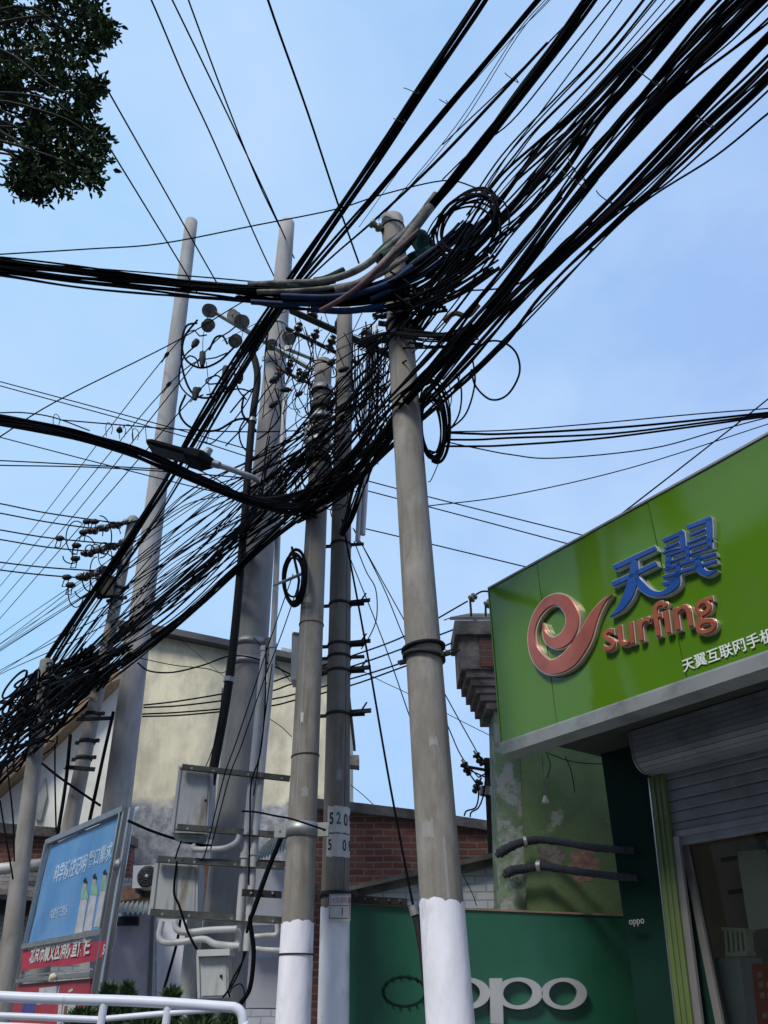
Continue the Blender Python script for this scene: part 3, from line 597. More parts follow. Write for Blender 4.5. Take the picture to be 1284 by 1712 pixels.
MB().prism([S(.80, -1.02, 2.775), S(.80, -1.02, 2.82), S(.80, -1.055, 2.82), S(.80, -1.055, 2.775)], E * 6).build('bottom_bar', 'frame_alu', sh)
# glazed front
gf = thing('glass_front', 'glass shop front with thin metal frames below the roller shutter', 'shop window', S(.84, -1.10, .13))
for i, (a_, b_) in enumerate(((.90, 1.78), (1.86, 2.9), (2.98, 4.4), (4.5, 6.5))):
    MB().prism([S(a_, -1.13, .18), S(b_, -1.13, .18), S(b_, -1.13, 2.95), S(a_, -1.13, 2.95)], N * -.008).build('pane', 'glass', gf)
for k, w_ in ((.84, .06), (1.78, .08), (2.9, .08), (4.4, .1)):
    MB().prism([S(k, -1.10, .13), S(k + w_, -1.10, .13), S(k + w_, -1.10, 2.95), S(k, -1.10, 2.95)], N * -.06).build('mullion', 'frame_alu', gf)
# inside the shop: shelves, cream grille heater, board, red poster, pale cabinet
rt = thing('display_rail', 'dark shelf rails inside the shop window', 'shelf', S(1.2, -1.5, 2.2))
for z_ in (2.62, 2.38): MB().prism([S(.95, -1.45, z_), S(1.95, -1.45, z_), S(1.95, -1.45, z_ + .03), S(.95, -1.45, z_ + .03)], N * -.04).build('rail', 'dark_steel', rt)
MB().prism([S(1.22, -1.44, 2.60), S(1.40, -1.44, 2.60), S(1.40, -1.44, 2.72), S(1.22, -1.44, 2.72)], N * .03).build('clip_lamp', 'room_white', rt)
def inside(name, lab, cat, pts, n, th, m):
    q = quadF(pts, n); return MB().prism(q, N * -th).build(name, m, None, lab, cat)
inside('wall_board', 'pale yellow board hanging inside the shop behind the glass', 'board', [(1232, 1424), (1276, 1420), (1300, 1548), (1252, 1556)], -1.24, .05, 'room_beige')
hr_ = thing('heater', 'cream ribbed heater on the pale cabinet inside the shop window', 'heater', F(1222, 1598, -1.22))
q = quadF([(1205, 1550), (1246, 1552), (1247, 1558), (1206, 1556)], -1.22); MB().prism(q, N * -.12).build('top', 'room_cream', hr_)
for k in range(5):
    x = 1210 + k * 8; MB().prism(quadF([(x, 1557), (x + 5, 1557), (x + 8, 1592), (x + 3, 1592)], -1.22), N * -.09).build('rib', 'room_cream', hr_)
MB().prism(quadF([(1212, 1592), (1248, 1590), (1249, 1598), (1213, 1600)], -1.22), N * -.12).build('base', 'room_cream', hr_)
inside('cabinet', 'pale grey cabinet inside the shop below the cream heater', 'cabinet', [(1193, 1602), (1236, 1600), (1262, 1800), (1212, 1800)], -1.25, .3, 'room_white')
ps = thing('poster', 'orange red poster with pale writing inside the shop at the right edge', 'poster', F(1275, 1700, -1.2))
MB().prism(quadF([(1256, 1612), (1330, 1606), (1352, 1790), (1276, 1790)], -1.20), N * -.02).build('sheet', 'room_red', ps)
ink = MB()
for k, y in enumerate((1626, 1642, 1660, 1678, 1694)):
    for j in range(4):
        if (k * 3 + j) % 4 != 1: ink.prism(quadF([(1266 + j * 13 + k * 2, y), (1274 + j * 13 + k * 2, y - 1), (1275 + j * 13 + k * 2, y + 8), (1267 + j * 13 + k * 2, y + 9)], -1.198), N * .002)
ink.build('writing', 'room_ink', ps)

# ---- the green sign
sg = thing('shop_sign', 'large glossy green shop sign with red swirl logo and blue characters', 'sign', S(0, 0, zb))
seams = [0.0, .66, 1.92, 3.3, 4.9, 6.5, 8.0]; tops = lambda s: zt + .004 * s
for a_, b_ in zip(seams[:-1], seams[1:]):
    mb = MB(); g = .004; nx, nz_ = 10, 8; vs = []
    r3 = random.Random(int(a_ * 10)); ph = [r3.uniform(0, 6) for _ in range(4)]
    for j in range(nz_ + 1):
        for i in range(nx + 1):
            u, v = i / nx, j / nz_; bulge = .012 * math.sin(math.pi * u) * math.sin(math.pi * v) + .003 * math.sin(9 * u + ph[0]) * math.sin(6 * v + ph[1])
            vs.append(S(a_ + g + (b_ - a_ - 2 * g) * u, bulge * .5 + .002, zb + .05 + (tops(0) - zb - .055) * v))
    fs = [(j * (nx + 1) + i, j * (nx + 1) + i + 1, (j + 1) * (nx + 1) + i + 1, (j + 1) * (nx + 1) + i) for j in range(nz_) for i in range(nx)]
    mb.add(vs, fs, 0, True); mb.prism([S(a_ + g, -.004, zb + .05), S(b_ - g, -.004, zb + .05), S(b_ - g, -.004, zt - .005), S(a_ + g, -.004, zt - .005)], N * -.02); mb.build('panel', 'sign_green', sg, fix=False)
MB().prism([S(.004, -.027, zb + .05), S(8, -.027, zb + .05), S(8, -.027, zt - .005), S(.004, -.027, zt - .005)], N * -.17).build('box_frame', 'sign_trim', sg)
MB().prism([S(-.012, .010, zb - .02), S(-.012, -.22, zb - .02), S(-.012, -.22, zt + .02), S(-.012, .010, zt + .02)], E * .012).build('end_edge', 'sign_green', sg)
MB().prism([S(0, .014, zt), S(8, .014, zt), S(8, -.20, zt), S(0, -.20, zt)], Z * .018).build('top_edge', 'sign_trim', sg)
MB().prism([S(0, .018, zb + .045), S(0, .02, zb + .030), S(0, .012, zb - .06), S(0, -.16, zb - .075), S(0, -.2, zb + .045)], E * 8).build('bottom_trim', 'sign_trim', sg)
def ribbon(pts, per=8, closed=False):   # (x, y, width) in photo px of the sign zoom -> left and right edge polylines
    q = spline([V(p) for p in pts], per); Lh, Rh = [], []
    for i, p in enumerate(q):
        t = q[min(i + 1, len(q) - 1)] - q[max(i - 1, 0)]; t = V((t.x, t.y, 0)).normalized(); n = V((-t.y, t.x, 0)); w_ = max(p.z, .5) / 2
        Lh.append(p + n * w_); Rh.append(p - n * w_)
    return Lh, Rh
def zs(p, n): return F(880 + .2804 * p.x, 860 + .2804 * p.y, n)
def stroke(mb, pts, n0, th, k=1.0, per=8):
    pts = [(x, y, w_ * k if k < 1 else w_ + k) for x, y, w_ in pts]
    a_, b_ = ribbon(pts, per); m_ = len(a_)
    top = [zs(p, 0) + N * (n0 + th) for p in a_] + [zs(p, 0) + N * (n0 + th) for p in b_]; bot = [zs(p, 0) + N * n0 for p in a_] + [zs(p, 0) + N * n0 for p in b_]
    fs = []
    for i in range(m_ - 1):
        fs += [(i, i + 1, m_ + i + 1, m_ + i), (2 * m_ + i, 2 * m_ + i + 1, 3 * m_ + i + 1, 3 * m_ + i), (i, i + 1, 2 * m_ + i + 1, 2 * m_ + i), (m_ + i, m_ + i + 1, 3 * m_ + i + 1, 3 * m_ + i)]
    fs += [(0, m_, 3 * m_, 2 * m_), (m_ - 1, 2 * m_ - 1, 4 * m_ - 1, 3 * m_ - 1)]
    mb.add(top + bot, fs)
swirl = [(125, 655, 3), (135, 715, 34), (165, 762, 62), (215, 772, 88), (270, 735, 92), (302, 660, 90), (294, 590, 90), (250, 530, 88), (195, 518, 78), (140, 545, 66), (88, 612, 54), (60, 700, 52), (64, 790, 62), (97, 865, 82), (152, 915, 94), (215, 913, 102), (285, 870, 110), (340, 800, 106), (382, 730, 95), (415, 650, 76), (447, 588, 56), (492, 525, 32), (540, 487, 3)]
def layered(name, strokes, rim, face, depth_=.05, inner=14):
    root = MB()
    for st in strokes: stroke(root, st, .004, depth_, 2)
    o = root.build(name, rim, sg)
    fc = MB()
    for st in strokes: stroke(fc, [(x, y, max(w_ - inner, w_ * .35)) for x, y, w_ in st], .004 + depth_ + .0004, .012, 0.0001 + 1e-9 if False else .999)
    f_ = fc.build(name + '_face', face, o); return o
layered('swirl_logo', [swirl], 'chrome_gold', 'logo_red', .045, 16)
tian = [[(548, 330, 38), (670, 272, 38), (800, 212, 34)], [(540, 428, 38), (670, 368, 36), (803, 303, 36)],
        [(672, 285, 46), (668, 380, 66), (640, 480, 66), (592, 562, 46), (528, 622, 4)], [(690, 388, 30), (716, 438, 56), (768, 478, 48), (828, 485, 36), (880, 462, 44), (918, 420, 58), (928, 368, 40)]]
yi = [[(842, 172, 30), (900, 146, 30), (962, 118, 34)], [(955, 115, 34), (958, 165, 40), (962, 218, 34)], [(852, 216, 22), (895, 199, 22), (935, 180, 18)], [(838, 244, 18), (880, 228, 20), (945, 214, 18)],
      [(985, 92, 30), (1060, 64, 32), (1130, 38, 36)], [(1116, 44, 40), (1118, 95, 44), (1120, 150, 40)], [(1000, 138, 22), (1050, 118, 22), (1095, 98, 18)], [(985, 186, 20), (1040, 164, 20), (1100, 140, 16)],
      [(862, 262, 22), (990, 214, 22), (1140, 160, 24)], [(876, 256, 40), (874, 300, 42), (872, 336, 38)], [(1118, 150, 38), (1120, 180, 38), (1122, 216, 36)], [(990, 200, 30), (990, 250, 30), (990, 290, 28)], [(870, 302, 20), (990, 256, 20), (1130, 205, 20)],
      [(848, 342, 26), (1000, 292, 26), (1158, 246, 24)], [(842, 388, 26), (1000, 338, 26), (1162, 290, 24)], [(938, 300, 30), (932, 350, 34), (926, 395, 36)], [(1052, 262, 38), (1052, 300, 46), (1066, 342, 50), (1106, 364, 40), (1166, 346, 5)], [(840, 428, 30), (884, 416, 30), (925, 380, 30)]]
layered('blue_character', tian, 'chrome', 'logo_blue', .045, 11)
layered('blue_character', yi, 'chrome', 'logo_blue', .045, 9)
pa, pb = F(1020, 1091, 0), F(1209, 1036, 0); xa = (pb - pa).normalized(); W = (pb - pa).length
ya = (Z - xa * Z.dot(xa)).normalized(); tsz = W / 2.66
for i, (mm, ex, of, dz) in enumerate((('chrome_gold', .018, .018, .022), ('letter_red', .007, -.003, .048))):
    text('lettering', 'surfing', pa + N * dz - xa * .03, xa, ya, tsz, ex, mm, sg, bevel=.003, off=of)
pa, pb = F(1144, 1123, 0), F(1281, 1078, 0); xa = (pb - pa).normalized(); cw = (F(1267, 1082, 0) - pa).length / 5.65
text('small_lettering', '天翼互联网手机', pa + N * .012, E, Z, cw, .001, 'white_vinyl', sg, off=.012)

# ---- old gable pier of the neighbouring house, green paint below, corbelled brick head
YP = 8.8
pier = thing('gable_pier', 'green painted old pier with corbelled brick head at the left end of the shop sign', 'pillar', V((P(920, 1500, YP).x, YP, 0)))
def pq(pts, Y=YP): return [P(x, y, Y) for x, y in pts]
MB().prism(pq([(868, 1200), (1035, 1200), (1080, 1800), (893, 1800)]), V((0, .6, 0))).build('shaft', 'pier_green', pier)
MB().prism(pq([(826, 1180), (867.6, 1200), (892.6, 1800), (846, 1800)], YP + .05), V((0, .55, 0))).build('outer_edge', 'pier_lit_weathered', pier)  # lighter strip: daylight from the left put into its colour, with weathering
ex = V((1, 0, 0)); dv = V((.35, .94, 0)).normalized()
def step(x0, x1, y0, y1, Y, m, name='corbel', dep=.6):
    a_, b_, c_, d_ = P(x0, y0, Y), P(x1, y0, Y), P(x1, y1, Y), P(x0, y1, Y)
    b_.z = a_.z; c_.z = d_.z; c_.x = b_.x; d_.x = a_.x
    MB().prism([a_, b_, c_, d_], V((-.0, dep, 0))).build(name, m, pier, uv=True)
hx = [(760, 1037, 1060, 'coping', 'cap', YP - .16), (768, 1060.5, 1118, 'plaster_grey', 'head_block', YP - .10), (779, 1118.5, 1132, 'plaster_grey', 'corbel', YP - .07), (787, 1132.5, 1146, 'plaster_grey', 'corbel', YP - .05), (795, 1146.5, 1158, 'plaster_grey', 'corbel', YP - .03), (803, 1158.5, 1171, 'plaster_grey', 'corbel', YP - .01), (812, 1171.5, 1185, 'plaster_grey', 'corbel', YP + .01)]
for x0, y0, y1, m_, nm, Y in hx: step(x0, 905, y0, y1, Y, m_, nm, .7)
step(800, 900, 1062, 1114, YP - .115, 'brick_old', 'brick_panel', .013)
MB().prism([P(752, 1036.6, YP - .16), P(905, 1036.6, YP - .16), P(905, 1030, YP + .3), P(785, 1030, YP + .3)], Z * .04).build('cap_slab', 'coping', pier)
# bare brick patch on the green pier
MB().prism(pq([(952, 1428), (961, 1421), (972, 1423), (984, 1417), (992, 1421), (994, 1432), (1003, 1438), (999, 1446), (1004, 1455), (994, 1462), (990, 1474), (978, 1472), (968, 1479), (958, 1470), (960, 1458), (949, 1448), (955, 1440)], YP - .002), V((0, .0012, 0))).build('bare_brick', 'bare_patch', pier)
MB().prism(pq([(897, 1418), (906, 1412), (915, 1416), (928, 1411), (934, 1419), (945, 1424), (947, 1436), (938, 1441), (940, 1450), (925, 1447), (915, 1454), (905, 1449), (899, 1438), (903, 1430)], YP - .002), V((0, .0012, 0))).build('bare_render', 'plaster_grey', pier)
# wrapped pipes on the pier
for lab, pts in (('upper wrapped black pipe crossing the green pier', [(830, 1431), (842, 1422), (862, 1412), (880, 1407), (905, 1404), (940, 1408), (985, 1416), (1030, 1420), (1062, 1422)]),
                 ('lower wrapped black pipe crossing the green pier', [(842, 1465), (855, 1456), (880, 1452), (905, 1448), (940, 1453), (980, 1459), (1030, 1465), (1068, 1468)])):
    root = thing('wrapped_pipe', lab, 'pipe', P(*pts[0], 8.6)); q = spline([P(x, y, 8.62) if x < 890 else F(x, y, -1.07) if x > 1000 else P(x, y, 8.62).lerp(F(x, y, -1.07), ((x - 890) / 115) ** 1.5) for x, y in pts], 8)
    r3 = random.Random(len(lab)); MB().tube(q, [(.050 if i > 2 else .03) * (1 + r3.uniform(-.12, .12)) * (1 - .45 * i / len(q)) for i in range(len(q))], 12).build('wrapping', 'pipe_wrap', root)
    p, p2 = q[22], q[24]; MB().tube([p, p.lerp(p2, .5), p2], .058, 12).build('tie_band', 'galv', root)
# bell-shaped lamp holder hanging under the soffit
root = thing('lamp_holder', 'small white bell socket hanging on a cord under the green sign', 'light fitting', P(911, 1342, 7.4))
MB().tube([P(906, 1262, 7.4), P(909, 1300, 7.4), P(911, 1330, 7.4)], .006, 6).build('cord', 'sheath_white', root)
p = P(911, 1330, 7.4); MB().lathe(p, (0, 0, -1), [(0, .008), (.01, .016), (.03, .02), (.05, .034), (.062, .036), (.064, .02)], 14).build('socket', 'ac_white', root)
for lab, pts in (('thin loose cord hanging under the sign beside the bell socket', [(915, 1262), (920, 1280), (915, 1300)]), ('thin loose cord curling under the sign toward the shutter', [(912, 1258), (945, 1270), (975, 1276), (1020, 1278)]), ('thin loose cord drooping under the sign with a frayed end', [(945, 1264), (955, 1290), (961, 1325)])):
    q = [P(x, y, 7.45) for x, y in pts]; MB().tube(spline(q), .005, 5).build('loose_cord', 'cable_grey', None, lab, 'cord')

# ---- dark green board with silver letters
ob = thing('shop_board', 'dark green shop board with large silver letters and one missing letter, behind the poles', 'sign', V((P(800, 1600, 8.6).x, 8.6, 0)))
YB = 8.62
MB().prism([P(583, 1511, YB), P(780, 1521, YB), P(1050, 1532, YB), P(1100, 1860, YB), P(560, 1860, YB)], V((0, .12, 0))).build('panel', 'board_green', ob)
MB().prism([P(583, 1508, YB - .02), P(780, 1518, YB - .02), P(1050, 1529, YB - .02), P(1050, 1532, YB - .02), P(780, 1521, YB - .02), P(583, 1511, YB - .02)], V((0, .15, 0))).build('top_rail', 'tan_wood', ob)
def ring_letter(cx_, cy_, rx, ry, wx, wy, seg=40, stem=None, name='letter'):
    mb = MB(); vs = []; n = seg
    for yd in (YB - .075, YB - .004):
        for k in range(n):
            a_ = 2 * math.pi * k / n; vs.append(P(cx_ + rx * math.cos(a_), cy_ + ry * math.sin(a_), YB) + V((0, yd - YB, 0)))
        for k in range(n):
            a_ = 2 * math.pi * k / n; vs.append(P(cx_ - 2 + (rx - wx) * math.cos(a_), cy_ + (ry - wy) * math.sin(a_), YB) + V((0, yd - YB, 0)))
    fs = []
    for k in range(n):
        j = (k + 1) % n; fs += [(k, j, n + j, n + k), (2 * n + k, 2 * n + j, 3 * n + j, 3 * n + k), (k, j, 2 * n + j, 2 * n + k), (n + k, n + j, 3 * n + j, 3 * n + k)]
    mb.add(vs, fs)
    if stem: mb.prism([P(x, y, YB) + V((0, -.078, 0)) for x, y in stem], V((0, .073, 0)))
    mb.build(name, 'silver_letter', ob)
ring_letter(866, 1661, 39, 26.5, 14.5, 6.5, stem=[(817, 1636), (838, 1636), (840, 1712), (819, 1711)])
ring_letter(779, 1661, 39, 26.5, 14.5, 6.5, stem=[(730, 1636), (751, 1636), (753, 1712), (732, 1711)])
ring_letter(941, 1661.5, 37.5, 26.5, 14, 6.5)
for k in range(16):
    a_ = 2 * math.pi * (k + .5) / 16; p = P(676 + 36 * math.cos(a_), 1658 + 26 * math.sin(a_), YB - .002); MB().cyl(p, p + V((0, -.02, 0)), .013, seg=8).build('letter_stud', 'wall_deep_green', ob)
dk = MB(); n = 40; vs = []
for k in range(n):
    a_ = 2 * math.pi * k / n; vs.append(P(676 + 38 * math.cos(a_), 1658 + 27 * math.sin(a_), YB - .002))
for k in range(n):
    a_ = 2 * math.pi * k / n; vs.append(P(676 + 33 * math.cos(a_), 1658 + 22 * math.sin(a_), YB - .002))
dk.add(vs, [(k, (k + 1) % n, n + (k + 1) % n, n + k) for k in range(n)]); dk.build('letter_stain', 'wall_deep_green', ob)
text('small_letters', 'oppo', P(1052, 1546, 7.18), E, Z, .075, .002, 'silver_letter', shop)

# ---- walls behind the board
w1 = thing('whitewashed_wall', 'whitewashed brick wall with sloped stone coping behind the green board', 'wall', V((P(700, 1500, 9.6).x, 9.6, 0)))
MB().prism([P(575, 1505, 9.6), P(830, 1447, 9.6), P(850, 1850, 9.6), P(560, 1850, 9.6)], V((0, .24, 0))).build('masonry', 'brick_white', w1, uv=True)
MB().prism([P(570, 1492, 9.5), P(832, 1432, 9.5), P(832, 1446, 9.5), P(570, 1505, 9.5)], V((0, .42, 0))).build('coping', 'coping', w1)
MB().prism([P(570, 1484, 9.42), P(832, 1424, 9.42), P(832, 1432, 9.42), P(570, 1492, 9.42)], V((0, .55, 0))).build('coping_slab', 'coping', w1)
w2 = thing('brick_wall', 'red brick wall with a dark coping between the numbered pole and the green pier', 'wall', V((P(700, 1400, 11.5).x, 11.5, 0)))
MB().prism([P(520, 1345, 11.5), P(680, 1358, 11.5), P(832, 1387, 11.5), P(860, 1850, 11.5), P(500, 1850, 11.5)], V((0, .3, 0))).build('masonry', 'brick_red', w2, uv=True)
MB().prism([P(520, 1334, 11.4), P(600, 1342, 11.4), P(700, 1354, 11.4), P(832, 1374, 11.4), P(832, 1390, 11.4), P(700, 1370, 11.4), P(600, 1359, 11.4), P(520, 1351, 11.4)], V((0, .5, 0))).build('coping', 'coping', w2)
root = thing('eave_strip', 'dark maroon metal strip above the left end of the green board', 'steel bar', P(590, 1505, 8.56))
MB().prism([P(545, 1494, 8.56), P(681, 1502, 8.56), P(681, 1513, 8.56), P(545, 1508, 8.56)], V((0, .03, 0))).build('strip', 'dark_steel', root)
for x in (610, 628, 650, 668): MB().cyl(P(x, 1502 + (x - 600) * .05, 8.55), P(x, 1502 + (x - 600) * .05, 8.54), .012, seg=6).build('bolt', 'rust_steel', root)

# ================================================================ buildings at the left
g = thing('gable_building', 'cream rendered building with a dark sloping roof edge behind the crossarm pole', 'building', V((P(400, 1300, 17.5).x, 17.5, 0)))
YG = 17.5
MB().prism([P(205, 1048, YG), P(270, 1052, YG), P(576, 1119, YG), P(576, 2000, YG), P(205, 2000, YG)], V((0, 6, 0))).build('wall', 'gable', g)
MB().prism([P(196, 1036, YG - .35), P(280, 1048, YG - .35), P(580, 1110, YG - .35), P(580, 1119.5, YG - .35), P(280, 1058.5, YG - .35), P(196, 1046.5, YG - .35)], V((0, 6.8, 0))).build('roof', 'roof_dark', g)
MB().prism([P(566, 1262, YG - .1), P(600, 1262, YG - .1), P(600, 1280, YG - .1), P(566, 1276, YG - .1)], V((0, .4, 0))).build('ledge', 'coping', g)
MB().prism([P(470, 1082, YG), P(486, 1085, YG), P(486, 1094, YG), P(470, 1092, YG)], V((0, .4, 0))).build('roof_vent', 'galv', g)
w = thing('white_building', 'white rendered house with a sloping brown roof edge at lower left behind the poles', 'building', V((P(60, 1350, 23).x, 23, 0)))
MB().prism([P(-420, 1690, 23), P(0, 1303, 23), P(50, 1262, 23), P(196, 1128, 23), P(262, 1100, 23), P(262, 1950, 23), P(-420, 1950, 23)], V((0, 5, 0))).build('wall', 'cream_wall', w)
MB().prism([P(-422, 1676, 22.4), P(0, 1291, 22.4), P(50, 1249, 22.4), P(192, 1120, 22.4), P(192, 1134, 22.4), P(50, 1272, 22.4), P(0, 1314, 22.4), P(-422, 1702, 22.4)], V((0, 5.8, 0))).build('roof_edge', 'tan_wood', w)
MB().prism([P(62, 1340, 22.9), P(76, 1300, 22.9), P(78, 1330, 22.9), P(68, 1372, 22.9), P(58, 1370, 22.9)], V((0, .2, 0))).build('wall_vent', 'galv', w)
MB().prism([P(184, 1128, 22.0), P(202, 1120, 22.0), P(202, 1134, 22.0), P(188, 1140, 22.0)], V((0, .4, 0))).build('eave_bracket', 'tan_wood', w)
b3 = thing('brick_wall', 'red brick wall with tiled coping behind the billboard at lower left', 'wall', V((P(80, 1420, 18.5).x, 18.5, 0)))
MB().prism([P(-420, 1358, 16.8), P(218, 1410, 16.8), P(218, 1466, 16.8), P(-420, 1424, 16.8)], V((0, .3, 0))).build('masonry', 'brick_red', b3, uv=True)
MB().prism([P(-420, 1340, 16.6), P(218, 1394, 16.6), P(218, 1410, 16.6), P(-420, 1357, 16.6)], V((0, .6, 0))).build('coping', 'coping', b3)
MB().prism([P(-420, 1424.4, 16.82), P(218, 1466.4, 16.82), P(218, 1950, 16.82), P(-420, 1950, 16.82)], V((0, .3, 0))).build('lower_masonry', 'brick_grey', b3, uv=True)
root = thing('rain_pipe', 'white horizontal rain pipe on the brick wall left of the billboard', 'pipe', P(40, 1450, 16.5))
MB().tube([P(-60, 1460, 16.5), P(0, 1453, 16.5), P(85, 1443, 16.5)], .11, 12).build('tube', 'pvc', root); MB().cyl(P(40, 1448.6, 16.5), P(46, 1447.9, 16.5), .13, seg=12).build('coupling', 'pvc', root)
aw = thing('window_canopy', 'dark tiled canopy with an opening below it at far lower left', 'awning', P(20, 1500, 16.2))
MB().prism([P(-40, 1492, 16.0), P(62, 1500, 16.0), P(62, 1492, 16.5), P(-40, 1484, 16.5)], Z * .1).build('slab', 'coping', aw)
MB().prism([P(-40, 1502, 16.45), P(60, 1506, 16.45), P(58, 1530, 16.45), P(-40, 1526, 16.45)], V((0, .3, 0))).build('opening', 'dark_void', aw)
# low shed front between the billboard and the poles
sd_ = thing('shed', 'low whitewashed shed with grey door panels behind the cabinets', 'building', V((P(330, 1600, 11.8).x, 11.8, 0)))
MB().prism([P(262, 1500, 11.8), P(585, 1500, 11.8), P(585, 1860, 11.8), P(262, 1860, 11.8)], V((0, 3, 0))).build('wall', 'white_wall', sd_)
MB().prism([P(150, 1522, 11.75), P(257, 1522, 11.75), P(257, 1860, 11.75), P(150, 1860, 11.75)], V((0, .06, 0))).build('door_panel', 'panel_grey', sd_)
MB().prism([P(252, 1530, 11.72), P(258, 1530, 11.72), P(250, 1720, 11.72), P(243, 1720, 11.72)], V((0, .03, 0))).build('door_seam', 'cabinet_dark', sd_)
MB().prism([P(395, 1604, 11.76), P(480, 1602, 11.76), P(480, 1685, 11.76), P(395, 1685, 11.76)], V((0, .03, 0))).build('wall_panel', 'panel_grey', sd_)
MB().prism([P(392, 1450, 11.3), P(485, 1440, 11.3), P(485, 1545, 11.3), P(392, 1548, 11.3)], V((0, .3, 0))).build('grey_wall', 'panel_grey', sd_)
bw = MB(); bw.prism([P(395, 1686, 11.74), P(480, 1688, 11.74), P(480, 1860, 11.74), P(395, 1860, 11.74)], V((0, .05, 0))); bw.build('brick_plinth', 'brick_white', sd_, uv=True)
def corrugated(root, a, b, c, d, n, amp, m, name):   # a-b ridge edge, d-c eave edge
    vs = []; steps = n * 6
    for i in range(steps + 1):
        t = i / steps; o = Z * (amp * math.sin(2 * math.pi * n * t)); p, q = a.lerp(b, t) + o, d.lerp(c, t) + o; vs += [p, q]
    vs2 = [v + Z * .006 for v in vs]; k = len(vs); fs = []
    for i in range(steps): fs += [(2 * i, 2 * i + 1, 2 * i + 3, 2 * i + 2), (k + 2 * i, k + 2 * i + 2, k + 2 * i + 3, k + 2 * i + 1)]
    for i in range(steps): fs += [(2 * i + 1, k + 2 * i + 1, k + 2 * i + 3, 2 * i + 3)]
    MB().add(vs + vs2, fs, 0, False).build(name, m, root, fix=False)
cr_ = thing('corrugated_roof', 'rusty corrugated roof sheet over the shed left of the cable wrapped pole', 'roof sheet', P(450, 1420, 10.8))
corrugated(cr_, P(440, 1415, 11.4), P(486, 1372, 11.4), P(480, 1420, 9.9), P(424, 1440, 9.9), 11, .018, 'corrugate', 'sheet')
MB().prism([P(420, 1436, 10.0), P(485, 1440, 10.0), P(485, 1448, 10.0), P(420, 1448, 10.0)], V((0, .06, 0))).build('purlin', 'rust_steel', cr_)
MB().prism([P(340, 1446, 11.2), P(360, 1442, 11.2), P(356, 1520, 11.2), P(336, 1524, 11.2)], V((0, .1, 0))).build('rusty_flashing', 'rust_steel', cr_)
cr2_ = thing('awning', 'small pale corrugated awning over a dark gap right of the billboard', 'awning', P(220, 1515, 11.3))
corrugated(cr2_, P(196, 1510, 11.7), P(252, 1508, 11.7), P(250, 1527, 10.8), P(190, 1528, 10.8), 7, .02, 'corrugate', 'sheet')
MB().prism([P(188, 1532, 11.6), P(230, 1532, 11.6), P(229, 1547, 11.6), P(187, 1547, 11.6)], V((0, .1, 0))).build('dark_gap', 'dark_void', cr2_)
MB().prism([P(195, 1482, 11.9), P(252, 1482, 11.9), P(252, 1500, 11.9), P(195, 1506, 11.9)], V((0, .3, 0))).build('rusty_beam', 'rust_steel', cr2_)
# air conditioner outdoor unit
ac = thing('air_conditioner', 'white air conditioner outdoor unit between the billboard and the lower cabinet', 'air conditioner', P(240, 1485, 11.6))
a_, b_, c_, d_ = P(223, 1447, 11.6), P(262, 1446, 11.6), P(261, 1484, 11.6), P(221, 1485, 11.6)
MB().prism([a_, b_, c_, d_], V((0, .32, 0))).build('case', 'ac_white', ac)
fcx = P(246, 1465, 11.59); rr = 16.5 * mpp(fcx); mb = MB(); mb.lathe(fcx, (0, -1, 0), [(0, rr), (.006, rr), (.008, rr * .97), (.004, rr * .96)], 32); mb.build('fan_opening', 'grille_dark', ac)
gr = MB()
for k in (.35, .6, .82): gr.tube([fcx + V((math.cos(t * .2618) * rr * k, -.02, math.sin(t * .2618) * rr * k)) for t in range(24)], .006, 5, closed=True)
for t in range(12): gr.tube([fcx + V((math.cos(t * .5236) * rr * .15, -.02, math.sin(t * .5236) * rr * .15)), fcx + V((math.cos(t * .5236 + .3) * rr * .97, -.014, math.sin(t * .5236 + .3) * rr * .97))], .005, 5)
gr.build('fan_grille', 'grille_dark', ac); MB().lathe(fcx + V((0, -.02, 0)), (0, -1, 0), [(0, rr * .17), (.015, rr * .16), (.02, rr * .1)], 16).build('fan_hub', 'ac_white', ac)
for x in (226, 256): MB().prism([P(x, 1485, 11.55), P(x + 4, 1485, 11.55), P(x + 4, 1492, 11.55), P(x, 1492, 11.55)], V((0, .4, 0))).build('bracket', 'dark_steel', ac)
# two plain cylinders seen at the foot of the shed
# ================================================================ billboard
nb = 1.75
bb = thing('billboard', 'blue notice board in a silver frame with a red banner below, lower left', 'billboard', F(120, 1690, nb))
bb.location.z = 0; ORG[bb.name] = V((bb.location.x, bb.location.y, 0)); bb_o = ORG[bb.name]
def fq(pts, n=nb): return [F(x, y, n) for x, y in pts]
MB().prism(fq([(87, 1413), (205, 1361), (172, 1554), (48, 1577)]), N * -.03).build('blue_panel', 'board_blue', bb)
tl, tr, br_, bl = (83, 1406), (212, 1349), (176, 1562), (42, 1586)
def bar(p, q, wpx, m='stainless', n=nb, th=.06, name='frame_bar'):
    a_, b_ = F(*p, n), F(*q, n); d_ = (b_ - a_).normalized(); s_ = d_.cross(N).normalized(); hw = wpx / 2 * mpp((a_ + b_) / 2)
    MB().prism([a_ + s_ * hw, b_ + s_ * hw, b_ - s_ * hw, a_ - s_ * hw], N * th).build(name, m, bb)
bar((82, 1409), (212, 1353), 9, 'galv'); bar((43, 1583), (176, 1558), 8, 'galv'); bar((86, 1408), (45, 1582), 4, 'stainless'); bar((208, 1358), (174, 1556), 4, 'stainless')
def post(p, q, r, name='post'):
    a_, b_ = F(*p, nb - .03), F(*q, nb - .03); k = a_.z / (b_.z - a_.z); base = a_ - (b_ - a_) * k
    MB().cyl(base, b_, r, seg=16).build(name, 'stainless', bb); return b_
t2 = post((165, 1656), (216, 1352), .075); post((22, 1690), (80, 1412), .055)
